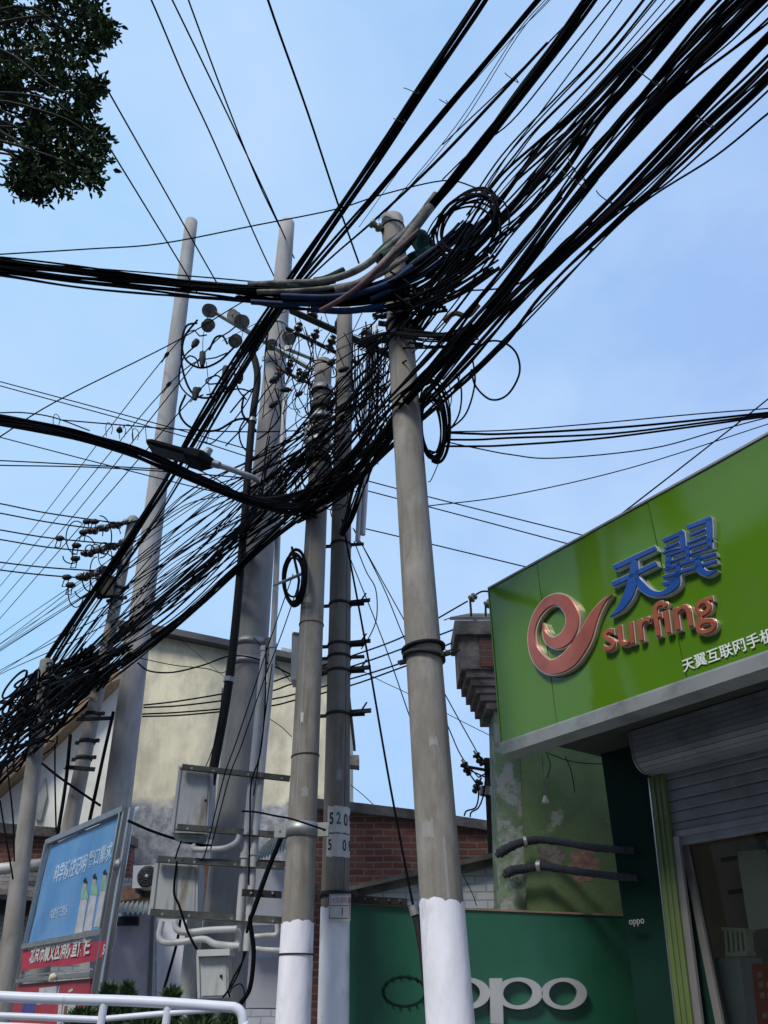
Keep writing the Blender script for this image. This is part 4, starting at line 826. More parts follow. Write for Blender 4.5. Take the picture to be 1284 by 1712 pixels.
q = F(199, 1447, nb + .06); MB().lathe(q, (N + Z * .1), [(0, .06), (.02, .07), (.05, .05), (.06, .02)], 16).build('end_cap', 'galv', bb)
MB().cyl(F(214, 1366, nb - .05), F(230, 1353, nb - .3), .035, seg=12).build('stub_pipe', 'pvc', bb)
def btext(body, p, q, m, off=0, ext=.002, n=nb + .004, name='writing', xs=1):
    a_, b_ = F(*p, n), F(*q, n); d_ = (b_ - a_); c_ = len(body); u = Z - d_.normalized() * Z.dot(d_.normalized()); text(name, body, a_, d_.normalized(), Z, d_.length / c_ * 1.0, ext, m, bb, off=off, xs=xs)
btext('科学防控记明', (88, 1474), (143, 1455), 'board_text', .015); btext('智口需求来', (146, 1449), (196, 1430), 'board_text', .015)
btext('共建平安社区', (82, 1536), (112, 1528), 'board_text', 0)
for x0, y0, sc_ in ((141, 1470, 1.0), (157, 1463, 1.06), (174, 1456, 1.18)):   # three printed uniformed figures, simplified
    mb = MB(); fg = [(-4, 62), (-8, 90), (4, 88), (6, 60)]; hh = 7 * sc_
    MB().prism(fq([(x0 - 5, y0 + 22), (x0 - 3, y0 + 12), (x0 - 1, y0 + 4), (x0 + 2, y0), (x0 + 4, y0 + 6), (x0 + 4, y0 + 22), (x0 + 5, y0 + 34), (x0 - 5, y0 + 36)], nb + .003), N * .001).build('printed_figure', 'poster_green', bb)
    MB().prism(fq([(x0 - 6, y0 + 34), (x0 + 5, y0 + 34), (x0 - 4, y0 + 92), (x0 - 17, y0 + 94)], nb + .0045), N * .001).build('printed_figure', 'poster_white', bb)
    MB().prism(fq([(x0 - 2, y0 + 2), (x0 + 2, y0 - 3), (x0 + 5, y0 + 5), (x0 + 5, y0 + 7), (x0 - 1, y0 + 7)], nb + .0045), N * .001).build('printed_figure', 'leaf_dark', bb)
    MB().prism(fq([(x0 - 1, y0 + 7.5), (x0 + 4, y0 + 7.5), (x0 + 3, y0 + 14), (x0 + 1, y0 + 16), (x0 - 1, y0 + 13)], nb + .0045), N * .001).build('printed_figure', 'printed_skin', bb)
    MB().prism(fq([(x0 - 3, y0 + 18), (x0 + 5, y0 + 18), (x0 + 7, y0 + 33), (x0 + 5, y0 + 33), (x0 - 5, y0 + 33), (x0 - 7, y0 + 33)], nb + .0065), N * .001).build('printed_figure', 'poster_green', bb)
# red banner
bn = MB(); vs = []; nn = 24
for i in range(nn + 1):
    t = i / nn; x = 40 + (172 - 40) * t; y0 = 1589 - 17 * t + 1.2 * math.sin(t * 9); y1 = 1622 - 15 * t + 1.5 * math.sin(t * 11 + 1); o = N * (.02 + .006 * math.sin(t * 14)); vs += [F(x, y0, nb) + o, F(x - 2, y1, nb) + o]
vs += [v - N * .003 for v in vs]; k = len(vs) // 2
bn.add(vs, [(2 * i, 2 * i + 1, 2 * i + 3, 2 * i + 2) for i in range(nn)] + [(k + 2 * i, k + 2 * i + 2, k + 2 * i + 3, k + 2 * i + 1) for i in range(nn)], 0, True)
banner = thing('banner', 'red cloth banner with white characters tied across the billboard frame', 'banner', F(100, 1620, nb)); bn.build('cloth', 'banner_red', banner, fix=False)
a_, b_ = F(48, 1608.5, nb + .032), F(146, 1593, nb + .032); d_ = (b_ - a_); text('writing', '北京市顺义区消防宣传栏', a_, d_.normalized(), Z, d_.length / 10.7, .001, 'white_vinyl', banner, off=.02)
text('writing', '5', F(170.5, 1596, nb + .10), E, Z, .13, .001, 'white_vinyl', banner, off=.02)
MB().prism(fq([(168, 1574), (178, 1572), (174, 1600), (166, 1602)], nb + .09), N * .004).build('wrapped_end', 'banner_red', banner)
bb2 = thing('poster', 'red poster with white and blue picture blocks under the banner at lower left', 'poster', F(90, 1690, nb))
MB().prism(fq([(33, 1646), (156, 1636), (146, 1750), (10, 1760)], nb - .02), N * .03).build('sheet', 'poster_red', bb2)
for m_, pts in (('poster_white', [(66, 1652), (100, 1648), (96, 1676), (62, 1680)]), ('poster_blue', [(40, 1664), (60, 1660), (57, 1700), (35, 1703)]), ('poster_white', [(98, 1680), (104, 1679), (101, 1712), (95, 1713)]), ('poster_white', [(106, 1678), (128, 1676), (124, 1712), (102, 1714)]), ('poster_red', [(70, 1656), (96, 1653), (94, 1672), (68, 1675)]), ('poster_white', [(114, 1656), (121, 1652), (122, 1656), (115, 1660)]), ('rust_steel', [(108, 1682), (114, 1681), (110, 1708), (104, 1709)])):
    k = .0115 + .001 * rnd.randint(0, 9) / 3; MB().prism(fq(pts, nb + k), N * .0012).build('picture_block', m_, bb2)
bar((34, 1640), (158, 1629), 6, 'galv'); bar((36, 1632), (160, 1620), 2, 'stainless', th=.03)
root = thing('lamp_holder', 'tiny pale lamp on the billboard bar below the red banner', 'light fitting', F(92, 1634, nb + .1)); MB().lathe(F(92, 1634, nb + .08), N, [(0, .03), (.03, .04), (.06, .03)], 12).build('bulb', 'room_cream', root); MB().cyl(F(90, 1629, nb + .05), F(90, 1637, nb + .09), .02, seg=8).build('clip', 'ac_white', root)

# ================================================================ white railing at the lower left
rl = thing('railing', 'white painted steel pipe railing along the bottom left corner', 'railing', V((P(172, 1700, 3.4).x, 3.4, 0)))
Yr = 3.4
def rbar(pts, wpx, name, per=6): q = [P(x, y, Yr) for x, y in pts]; MB().tube(spline(q, per), wpx / 2 * mpp(q[0]), 14).build(name, 'rail_white', rl)
rbar([(-300, 1645), (0, 1666), (230, 1674), (370, 1683), (394, 1686), (404, 1696), (407, 1715), (409, 1760), (420, 2300)], 16, 'top_rail')
rbar([(-300, 1688), (0, 1698), (168, 1705)], 10, 'lower_rail'); rbar([(178, 1703), (290, 1693), (372, 1687)], 9, 'sloping_rail'); rbar([(-300, 1708), (0, 1713), (168, 1722)], 7, 'lower_rail')
for x in (172, 280, -160):
    a_ = P(x, 1690, Yr); MB().cyl(V((a_.x, a_.y, .006)), V((a_.x, a_.y, P(x, 1672 + x * .02, Yr).z)), 6.5 * mpp(a_), seg=14).build('post', 'rail_white', rl)

# ================================================================ shrubs behind the railing
def shrub(x, ytop, Y, w_, seed, lab):
    r3 = random.Random(seed); t = P(x, ytop, Y); root = thing('shrub', lab, 'shrub', V((t.x, t.y, 0)), 'spiky shrubs behind the railing')
    st = MB(); st.cyl((t.x, t.y, 0), (t.x, t.y, t.z * .7), .03, .012, 8); st.build('stem', 'bark', root)
    mb = MB()
    for k in range(4200):
        z = t.z * (1 - abs(r3.gauss(0, .30))); 
        if z < .25: continue
        rad = w_ * min(1, (t.z - z) / t.z * 2.2 + .12) * math.sqrt(r3.random()); a = r3.uniform(0, 6.283); p = V((t.x + rad * math.cos(a), t.y + rad * math.sin(a), z))
        d = V((math.cos(a) * .7 + r3.gauss(0, .3), math.sin(a) * .7 + r3.gauss(0, .3), 1.0 + r3.gauss(0, .35))).normalized(); s = d.cross(V((r3.gauss(0, 1), r3.gauss(0, 1), .1))).normalized(); l = r3.uniform(.03, .075)
        mb.add([p - s * .004, p + d * l * .5 - s * .006, p + d * l, p + d * l * .5 + s * .006, p + s * .004], [(0, 1, 2, 3, 4)])
    mb.build('foliage', 'leaf_shrub', root, fix=False)
for i, (x, y, Y, w_, lab) in enumerate(((182, 1654, 5.6, .13, 'spiky green shrub nearest the billboard post, behind the white railing'), (213, 1652, 6.0, .16, 'spiky green shrub second from the billboard post, behind the white railing'), (287, 1660, 5.8, .20, 'broad spiky green shrub below the lower cabinet'), (250, 1690, 5.4, .42, 'low bushy shrub between the taller spiky ones'), (385, 1696, 5.9, .30, 'low shrub at the bent end of the white railing'), (335, 1692, 5.2, .36, 'low shrub under the grey meter box'), (140, 1694, 5.3, .35, 'low shrub in front of the red poster'))):
    shrub(x, y, Y, w_, 40 + i, lab)

# ================================================================ street tree overhead, top left
tr_ = thing('street_tree', 'dark leafy street tree branch hanging into the top left corner', 'tree', V((-6.4, 4.2, 0)))
tm = MB(); tp = spline([V((-6.4, 4.2, 0)), V((-6.35, 4.25, 2.5)), V((-6.2, 4.3, 5)), V((-5.9, 4.4, 7.6)), V((-5.6, 4.5, 9.6)), V((-5.3, 4.6, 11.5))], 6); tm.tube(tp, [.24 - .19 * i / (len(tp) - 1) for i in range(len(tp))], 14)
clumps = [(52, 38, 58, 4.7), (118, 30, 44, 4.5), (10, 100, 46, 4.9), (80, 95, 46, 4.6), (140, 78, 34, 4.5), (152, 22, 30, 4.8), (40, 150, 40, 4.7), (115, 138, 36, 4.6), (140, 165, 20, 4.5), (100, 192, 34, 4.8), (136, 205, 22, 4.5), (12, 165, 28, 4.7), (58, 200, 30, 4.6), (70, 240, 30, 4.6), (50, 272, 28, 4.6), (47, 302, 18, 4.6), (120, 246, 26, 4.7), (130, 278, 22, 4.6), (160, 272, 15, 4.6), (90, 274, 18, 4.7), (-8, 30, 50, 4.8), (60, -60, 80, 4.6), (150, -50, 40, 4.5), (-60, 80, 70, 4.9), (-60, 180, 40, 4.8), (-90, -30, 90, 4.9), (4, 218, 18, 4.8), (172, 58, 13, 4.5), (180, 44, 8, 4.5), (160, 146, 10, 4.5), (164, 236, 10, 4.5), (96, 306, 11, 4.6), (32, 312, 10, 4.6), (66, 318, 9, 4.6), (156, 296, 8, 4.6), (-190, 100, 110, 4.8), (-200, -90, 120, 4.6), (-330, 0, 130, 4.7), (-300, 180, 90, 5.0), (-140, 190, 60, 5.0), (-60, -180, 120, 4.4), (-430, 120, 120, 5.2), (-420, -120, 130, 4.6)]
lf = MB(); r3 = random.Random(21)
for (x, y, rp, Y) in clumps:
    c = P(x, y, Y); rad = .88 * rp * mpp(c)
    src = min(tp[16:], key=lambda q: (q - (c - V((0, 0, .6)))).length); m1 = src.lerp(c, .5) + V((r3.uniform(-.2, .2), r3.uniform(-.3, .3), .25 + r3.uniform(0, .4))); q = spline([src, m1, c.lerp(m1, .3) + V((0, r3.uniform(-.15, .15), r3.uniform(-.1, .2))), c], 5); tm.tube(q, [.024 - .019 * i / (len(q) - 1) for i in range(len(q))], 7)
    for t in range(int(7 + min(rp, 90) * .52)):
        d = V((r3.gauss(0, 1), r3.gauss(0, .8), r3.gauss(0, 1))); d = d.normalized() * (rad * (.30 + .82 * r3.random() ** .7)); e0 = c + d
        tm.tube([c.lerp(e0, .25), c.lerp(e0, .7) + V((0, 0, .02)), e0], [.008, .005, .003], 4, cap=False)
        dn = d.normalized(); dn = (dn + V((r3.gauss(0, .35), r3.gauss(0, .35), r3.gauss(0, .35) - .25))).normalized()
        for k in range(13):
            p = e0 - d * (.03 * k / 1.0) * r3.uniform(.3, 1.2) + V((r3.gauss(0, .05), r3.gauss(0, .05), r3.gauss(0, .05)))
            ld = (dn + V((r3.gauss(0, .7), r3.gauss(0, .7), r3.gauss(0, .6)))).normalized(); s = ld.cross(V((r3.gauss(0, .6), r3.gauss(0, .6), 1))).normalized(); l = r3.uniform(.05, .105); w_ = l * r3.uniform(.18, .26); nrm = ld.cross(s) * (l * .10)
            lf.add([p, p + ld * l * .35 + s * w_ + nrm, p + ld * l * .75 + s * w_ * .7 + nrm * .5, p + ld * l - nrm, p + ld * l * .75 - s * w_ * .7 + nrm * .5, p + ld * l * .35 - s * w_ + nrm], [(0, 1, 2, 3), (0, 3, 4, 5)], 0 if r3.random() < .55 else 1)
tm.build('trunk', 'bark', tr_, fix=False); lf.build('crown', ['leaf_dark', 'leaf_mid'], tr_, fix=False)

# ================================================================ unseen buildings across the street, added and sized to darken glass and sign reflections
op = thing('reflected_building', 'brown block of flats across the street, added unseen to darken glass and sign reflections', 'building', S(6, 16, 0))
MB().prism([S(-10, 16, 0), S(24, 16, 0), S(24, 16, 13.5), S(-10, 16, 13.5)], N * 9).build('wall', 'opposite_wall', op)
MB().prism([S(-10.3, 15.6, 13.502), S(24.3, 15.6, 13.502), S(24.3, 25.3, 13.502), S(-10.3, 25.3, 13.502)], Z * .4).build('roof', 'roof_dark', op)
op2 = thing('reflected_building', 'low pale row of shops across the street, added unseen to darken the glass reflection', 'building', S(-25, 16, 0))
MB().prism([S(-45, 16.2, 0), S(-11, 16.2, 0), S(-11, 16.2, 6.5), S(-45, 16.2, 6.5)], N * 8).build('wall', 'opposite_wall', op2)
MB().prism([S(-45.2, 15.9, 6.502), S(-10.8, 15.9, 6.502), S(-10.8, 24.4, 6.502), S(-45.2, 24.4, 6.502)], Z * .3).build('roof', 'roof_dark', op2)
for fl in range(4):
    for k in range(9):
        s_ = -8.5 + k * 3.6; z_ = 1.2 + fl * 3.1
        w_ = MB().prism([S(s_, 15.998, z_), S(s_ + 1.7, 15.998, z_), S(s_ + 1.7, 15.998, z_ + 1.5), S(s_, 15.998, z_ + 1.5)], N * -.05).build('window', 'white_vinyl', op)
        MB().prism([S(s_ + .08, 15.94, z_ + .08), S(s_ + 1.62, 15.94, z_ + .08), S(s_ + 1.62, 15.94, z_ + 1.42), S(s_ + .08, 15.94, z_ + 1.42)], N * -.004).build('window_pane', 'dark_void', w_)
# ================================================================ cables
CABLES = []
def cable(pts, r, label, group=None, m='cable_black', seg=5, per=6, name=None, cat=None, closed=False):
    q = spline(pts, per, closed); name = name or KIND[0]
    if not closed and len(q) > 3:            # spans that leave the frame carry on towards their next pole
        for e_ in (0, -1):
            p, p1 = q[e_], q[1 if e_ == 0 else -2]; dd = p - p1; v_ = p - CAMP; zc = CT * v_.y + ST * v_.z
            if zc <= .3 or dd.length < 1e-4: continue
            x_, y_ = 642 + FPX * v_.x / zc, 856 - FPX * (CT * v_.z - ST * v_.y) / zc
            if -30 < x_ < 1310 and -25 < y_ < 1740: continue
            dd = V((dd.x, dd.y, dd.z * .35)).normalized(); ext_ = [p + dd * L_ for L_ in (2.5, 6, 11)]
            q = (ext_[::-1] + q) if e_ == 0 else (q + ext_); cat = cat or KIND[1]
    area = sum((q[i + 1] - q[i]).length / mpp(q[i]) for i in range(len(q) - 1) if depth(q[i]) > .5) * r / mpp(q[len(q) // 2])
    CABLES.append((area, q, r, label, group, m, seg, name, cat, closed))
KIND = ('cable', 'cable')
def build_cables():
    order = sorted((c for c in CABLES if c[7] == 'cable'), key=lambda c: -c[0]); own = set(id(c) for c in order[:288]); rest = MB()
    for c in CABLES:
        area, q, r, label, group, m, seg, name, cat, closed = c
        if name == 'cable' and id(c) not in own: rest.tube(q, r, seg, 0 if m == 'cable_black' else 1, closed=closed, cap=not closed); continue
        MB().tube(q, r, seg, closed=closed, cap=not closed).build(name, m, None, label, cat, group, fix=False, org=q[0])
    if rest.v: rest.build('cable_tangle', ['cable_black', 'cable_grey'], None, 'mass of thin black cables filling the tangle between the poles', 'cables', kind='stuff', fix=False)
    print('CABLES', len(order), len(CABLES))
def S3(pts):      # control points: (x, y, n) on the street plane n, or (x, y, 'h', z) at height z, or (x, y, 'Y', depth)
    o = []
    for p in pts:
        if len(p) == 3: o.append(F(*p))
        elif p[2] == 'h': o.append(H(p[0], p[1], p[3]))
        else: o.append(P(p[0], p[1], p[3]))
    return o
def bundle(pts, wpx, count, r, label, group=None, seed=1, m='cable_black', wander=.16, rvar=.35, per=6, mats=None):
    """a loose bundle: each cable drifts inside a round cross-section that is wpx photo pixels wide"""
    r3 = random.Random(seed); c = S3(pts); n = len(c)
    for _ in range(2): c = [c[0]] + [c[i] * .5 + (c[i - 1] + c[i + 1]) * .25 for i in range(1, n - 1)] + [c[-1]]
    ws = wpx if isinstance(wpx, (list, tuple)) else [wpx] * n
    if len(ws) != n: ws = [ws[0] + (ws[-1] - ws[0]) * i / (n - 1) for i in range(n)]
    for k in range(count):
        a = 2 * math.pi * r3.random(); rad = math.sqrt((k + .5) / count); u, v = math.cos(a) * rad, math.sin(a) * rad; q = []
        for i in range(n):
            t = (c[min(i + 1, n - 1)] - c[max(i - 1, 0)]).normalized(); s = t.cross(Z)
            s = s.normalized() if s.length > .15 else V((1, 0, 0)); w = t.cross(s).normalized(); R_ = ws[i] / 2 * mpp(c[i])
            q.append(c[i] + s * (u * R_) + w * (v * R_)); u += r3.gauss(0, wander); v += r3.gauss(0, wander); l = math.hypot(u, v)
            if l > 1: u /= l; v /= l
        cable(q, r * (1 + r3.uniform(-rvar, rvar)), label, group, mats[k % len(mats)] if mats else ('cable_grey' if k % 5 == 3 else m), per=per)

# --- overhead bundles from the upper right corner to the pole tops, and on to the far pole
bundle([(850, -70, 2.0), (808, 0, 2.0), (770, 62, 2.0), (700, 152, 2.0), (640, 250, 1.95), (575, 350, 1.9), (512, 432, 1.9), (470, 500, 1.9), (395, 612, 1.9), (330, 715, 1.85), (285, 808, 1.8), (241, 867, 1.75), (187, 944, 1.7), (134, 1024, 1.65), (97, 1078, 1.6), (62, 1130, 1.6), (20, 1200, 1.6)],
       [17, 17, 17, 16, 14, 13, 18, 20, 26, 24, 15, 11, 10, 12, 14, 20, 30], 8, .0165, 'black cable in the leftmost overhead bundle, from the top edge to the far lower left', 'leftmost overhead bundle', 11)
bundle([(960, -70, 1.7), (900, 0, 1.7), (855, 50, 1.7), (740, 190, 1.7), (640, 310, 1.65), (540, 430, 1.6), (490, 480, 1.6), (461, 520, 1.6), (393, 628, 1.6), (351, 700, 1.6), (314, 775, 1.6), (270, 850, 1.6), (200, 950, 1.6), (130, 1050, 1.6), (80, 1130, 1.6)],
       [9, 9, 8, 9, 9, 12, 14, 15, 16, 16, 18, 18, 14, 14, 16], 5, .013, 'black cable in the second overhead bundle from the left, thinner than its neighbour', 'second overhead bundle', 12)
bundle([(915, 70, 1.5), (860, 125, 1.5), (720, 290, 1.5), (630, 372, 1.5), (545, 430, 1.5), (480, 490, 1.5), (420, 570, 1.5), (360, 660, 1.5), (290, 780, 1.5), (210, 920, 1.5), (100, 1090, 1.5)], 9, 3, .0085, 'black cable in the thin loose run left of the near pole top', 'thin run left of the near pole top', 13)
for i, (dx, dy) in enumerate(((0, 0), (5, 3))):
    cable(S3([(975 + dx, -70, 1.1), (915 + dx, -4, 1.1), (862 + dx, 58, 1.1), (770 + dx, 200 + dy, 1.1), (690 + dx, 300, 1.12), (632, 366 + dy, 1.2)]), .005, 'thin bluish wire ending at the spool insulator on the near pole', 'thin twin wires to the spool insulator', 'cable_grey')
TS = 'black cable in the thick run dropping into the white sheath at the near pole top'
bundle([(1030, -70, 1.05), (987, 0, 1.05), (940, 62, 1.1), (862, 160, 1.15), (800, 245, 1.2), (755, 305, 1.25), (722, 338, 1.3), (700, 370, 1.3), (664, 416, 1.3)], [22, 22, 20, 20, 18, 16, 14, 14, 14], 10, .015, TS, 'run into the white sheath', 14)
FAN = 'thin black cable in the loose overhead fan between the two thick runs at the top'
for i, p in enumerate(([(1060, -50), (1021, 0), (930, 112), (854, 204), (790, 252), (740, 300)], [(1080, -55), (1040, 0), (971, 97), (894, 201), (854, 252), (815, 312)], [(1120, -60), (1075, 0), (998, 94), (854, 242), (790, 330)], [(1125, -60), (1085, -10), (1010, 84), (860, 246), (800, 330), (770, 390)],
                       [(1140, -60), (1092, 0), (998, 114), (898, 214), (854, 268), (780, 360)], [(1145, -60), (1097, 0), (1003, 112), (903, 212), (856, 272), (770, 380)], [(1160, -60), (1112, 0), (961, 174), (854, 290), (760, 400)], [(1030, -65), (970, 15), (860, 128), (740, 242)], [(1180, -60), (1128, 0), (1020, 120), (900, 250), (830, 330), (740, 440)], [(960, -50), (915, 5), (860, 60), (780, 150), (700, 240), (600, 380)])):
    cable(S3([(x, y, 1.1) for x, y in p]), (.0085, .007, .0095, .008, .010, .007, .006, .008, .006, .0045)[i], FAN, 'loose overhead fan')
bundle([(1215, -70, 1.15), (1165, 0, 1.15), (1120, 42, 1.15), (1060, 108, 1.15), (985, 195, 1.15), (925, 260, 1.15), (865, 330, 1.15), (800, 400, 1.2), (745, 465, 1.25), (700, 520, 1.3), (670, 560, 1.25)], [30, 30, 32, 38, 54, 80, 86, 60, 44, 50, 50], 24, .0108, 'black cable in the spreading overhead run that splays out right of the near pole top', 'spreading overhead run', 15)
bundle([(1310, -70, 1.35), (1243, 0, 1.35), (1185, 55, 1.35), (1122, 127, 1.35), (1055, 201, 1.35), (988, 272, 1.35), (921, 368, 1.4), (885, 420, 1.4), (830, 492, 1.4), (782, 545, 1.4), (743, 586, 1.4), (700, 634, 1.4), (668, 664, 1.38), (645, 692, 1.3), (598, 756, 1.25), (545, 822, 1.25), (500, 852, 1.25)],
       [58, 56, 54, 50, 46, 42, 32, 32, 34, 36, 32, 30, 32, 38, 52, 46, 34], 22, .0108, 'black cable in the thickest bundle, from the top right corner down across the near pole', 'thickest bundle', 16, per=5)
bundle([(560, 800, 1.2), (520, 838, 1.25), (440, 902, 1.2), (380, 966, 1.2), (340, 1008, 1.2), (280, 1056, 1.2), (220, 1102, 1.2), (150, 1152, 1.2), (90, 1190, 1.25), (10, 1245, 1.3)], [40, 30, 17, 14, 16, 18, 20, 26, 46, 70], 13, .0115, 'black cable in the lowest thick run from the pole cluster to the lower left', 'lowest run to the lower left', 116, wander=.22)
bundle([(1340, 60, 1.15), (1284, 118, 1.15), (1189, 207, 1.15), (1122, 265, 1.15), (1062, 338, 1.15), (988, 396, 1.15), (935, 440, 1.15), (880, 492, 1.15), (830, 545, 1.15), (780, 605, 1.15), (735, 655, 1.15), (700, 690, .9), (640, 740, .9), (575, 800, .95), (500, 850, 1.0)],
       [38, 36, 33, 32, 30, 29, 30, 40, 62, 56, 44, 32, 36, 50, 40], 14, .0105, 'black cable in the lower right bundle, lowest thick run against the blue sky', 'lower right bundle', 17, per=5)
bundle([(560, 810, 1.0), (500, 845, 1.0), (430, 888, 1.0), (330, 958, 1.0), (240, 1036, 1.05), (170, 1092, 1.1), (100, 1155, 1.2), (40, 1205, 1.3)], [40, 26, 18, 16, 16, 20, 30, 46], 8, .0105, 'black cable in the thinner run just above the lowest one to the lower left', 'upper run to the lower left', 117, wander=.3)
bundle([(1330, 20, 1.0), (1284, 62, 1.0), (1222, 126, 1.0), (1139, 216, 1.0), (1050, 318, 1.05), (990, 385, 1.1), (930, 430, 1.1), (870, 490, 1.1), (800, 575, 1.1), (740, 640, 1.05)], [18, 18, 18, 18, 20, 24, 24, 30, 34, 30], 8, .0125, 'black cable in the narrow run between the two thickest overhead bundles at the right edge', 'narrow run at the right edge', 18)
bundle([(1320, -30, 1.2), (1284, 15, 1.2), (1230, 62, 1.2), (1170, 112, 1.25), (1100, 175, 1.3), (1050, 225, 1.3)], [40, 42, 30, 18, 12, 12], 6, .0075, 'thin black cable peeling off the thickest bundle at the top right corner', 'cables peeling off at the corner', 19)
for p in ([(1330, 105, .9), (1284, 152, .9), (1122, 301, .9), (1068, 337, .9), (988, 414, .9), (981, 428, .9), (854, 564, .9), (735, 668, .95)], [(1330, 160, .9), (1284, 190, .9), (1195, 262, .9), (1068, 345, .9), (960, 450, .9), (860, 550, .9), (760, 650, .95)]):
    cable(S3(p), .0085, 'single black cable below the lower right bundle, alone against the sky', 'single cables under the bundles')
for p in ([(1062, 338, 1.2), (960, 390, 1.2), (900, 448, 1.2), (850, 480, 1.2), (745, 487, 1.2)], [(940, 330, 1.2), (860, 420, 1.2), (790, 520, 1.2), (730, 610, 1.2)], [(1000, 300, 1.2), (890, 440, 1.2), (800, 560, 1.2)], [(960, 280, 1.3), (850, 400, 1.3), (760, 520, 1.3), (690, 590, 1.25)], [(920, 300, 1.1), (820, 430, 1.1), (720, 560, 1.1)], [(900, 330, 1.1), (800, 470, 1.1), (700, 600, 1.1), (600, 720, 1.1)]):
    cable(S3(p), .008, 'thin black cable in the loose fan just right of the near pole top', 'loose cables beside the near pole')

bundle([(700, 520, 1.3), (640, 610, 1.2), (560, 720, 1.15), (470, 810, 1.1)], [50, 70, 80, 90], 9, .009, 'black cable crossing between the near pole top and the wrapped pole', 'crossing cables between the poles', 118, wander=.3)
# --- the run to the left edge
LB = 'black cable in the thick run leaving the near pole towards the left edge'
lp = [(-90, 434, 'Y', 5.6), (0, 450, 'Y', 5.6), (120, 463, 'Y', 5.62), (250, 480, 'Y', 5.62), (360, 488, 'Y', 5.62), (450, 492, 'Y', 5.6), (550, 500, 'Y', 5.55), (630, 500, 'Y', 5.52), (690, 478, 'Y', 5.5), (740, 430, 'Y', 5.5), (780, 385, 'Y', 5.45)]
bundle(lp, [34, 35, 38, 36, 30, 30, 32, 34, 40, 44, 40], 22, .0125, LB, 'run to the left edge', 21, wander=.16, mats=['cable_black', 'cable_black', 'cable_grey', 'cable_black'])
bundle([(395, 492, 'Y', 5.6), (470, 500, 'Y', 5.6), (560, 508, 'Y', 5.55), (640, 506, 'Y', 5.5), (700, 484, 'Y', 5.45), (740, 446, 'Y', 5.4), (775, 412, 'Y', 5.4)], [20, 36, 40, 44, 56, 56, 50], 16, .0115, 'black cable in the dark core of the left run, under the blue sheaths', 'dark core of the left run', 121)
bundle([(655, 470, 'Y', 5.5), (690, 500, 'Y', 5.45), (715, 520, 'Y', 5.4), (745, 500, 'Y', 5.4)], [36, 52, 50, 40], 12, .012, 'black cable in the tangle just under the near pole top', 'tangle under the near pole top', 122, wander=.5)
cable(S3([(-80, 426, 'Y', 5.6), (0, 436, 'Y', 5.6), (200, 452, 'Y', 5.6), (360, 465, 'Y', 5.6), (440, 472, 'Y', 5.6), (560, 478, 'Y', 5.55)]), .008, 'single black cable just above the run to the left edge')
cable(S3([(-60, 428, 'Y', 6.0), (0, 425, 'Y', 6.0), (150, 416, 'Y', 6.0), (270, 407, 'Y', 6.0), (430, 376, 'Y', 5.9), (560, 350, 'Y', 5.8), (640, 325, 'Y', 5.7), (740, 302, 'Y', 5.6), (790, 312, 'Y', 5.5), (820, 330, 'Y', 5.45)]), .009, 'long single black cable sagging across the sky from the left edge to the cable loop')
def sheath(pts, wpx, m, label, Y0=5.5): q = S3(pts); return cable(q, wpx / 2 * mpp(q[len(q) // 2]), label, None, m, 10, 8, 'cable_sheath', 'cable sheath')
sheath([(415, 477, 'Y', 5.52), (470, 474, 'Y', 5.5), (540, 470, 'Y', 5.45), (600, 450, 'Y', 5.42), (650, 412, 'Y', 5.4), (690, 375, 'Y', 5.38), (728, 325, 'Y', 5.36)], 12, 'sheath_white', 'long dirty white sheath sweeping up past the near pole top')
sheath([(560, 488, 'Y', 5.42), (610, 470, 'Y', 5.4), (655, 428, 'Y', 5.36), (700, 372, 'Y', 5.33), (722, 342, 'Y', 5.32)], 17, 'sheath_white', 'thick grey white sheath where the overhead run bends down at the near pole top')
sheath([(430, 488, 'Y', 5.45), (500, 486, 'Y', 5.42), (570, 478, 'Y', 5.4), (630, 462, 'Y', 5.36), (680, 430, 'Y', 5.34)], 8, 'sheath_white', 'thin white sheath lying over the blue ones left of the near pole')
sheath([(535, 520, 'Y', 5.4), (570, 500, 'Y', 5.35), (610, 470, 'Y', 5.32), (660, 422, 'Y', 5.3), (700, 385, 'Y', 5.3)], 8, 'cable_pink', 'faded pink sheath slanting across the blue ones')
sheath([(420, 505, 'Y', 5.5), (500, 508, 'Y', 5.48), (580, 498, 'Y', 5.45), (650, 468, 'Y', 5.4), (720, 420, 'Y', 5.38), (790, 378, 'Y', 5.36)], 9, 'cable_blue', 'dark blue sheath sweeping from the left run up to the big loop')
sheath([(470, 495, 'Y', 5.42), (560, 496, 'Y', 5.4), (640, 478, 'Y', 5.36), (690, 446, 'Y', 5.34)], 10, 'cable_blue', 'blue sheath bending below the near pole top')
sheath([(772, 398, 'Y', 5.2), (792, 384, 'Y', 5.18), (808, 370, 'Y', 5.18)], 11, 'cable_blue', 'short bright blue sheath inside the big loop')
sheath([(620, 500, 'Y', 5.42), (690, 468, 'Y', 5.38), (745, 430, 'Y', 5.34), (800, 400, 'Y', 5.32)], 8, 'cable_blue', 'blue sheath lowest under the near pole top')
sheath([(560, 468, 'Y', 5.5), (510, 478, 'Y', 5.5), (480, 480, 'Y', 5.5)], 12, 'sheath_green', 'short green netted sheath left of the near pole')
sheath([(640, 432, 'Y', 5.42), (668, 416, 'Y', 5.38), (690, 392, 'Y', 5.36)], 20, 'sheath_green', 'ragged green net wrapped across the front of the near pole top')
sheath([(700, 398, 'Y', 5.6), (715, 425, 'Y', 5.55), (690, 440, 'Y', 5.5)], 34, 'sheath_green', 'green netting wrap on the right of the near pole top')
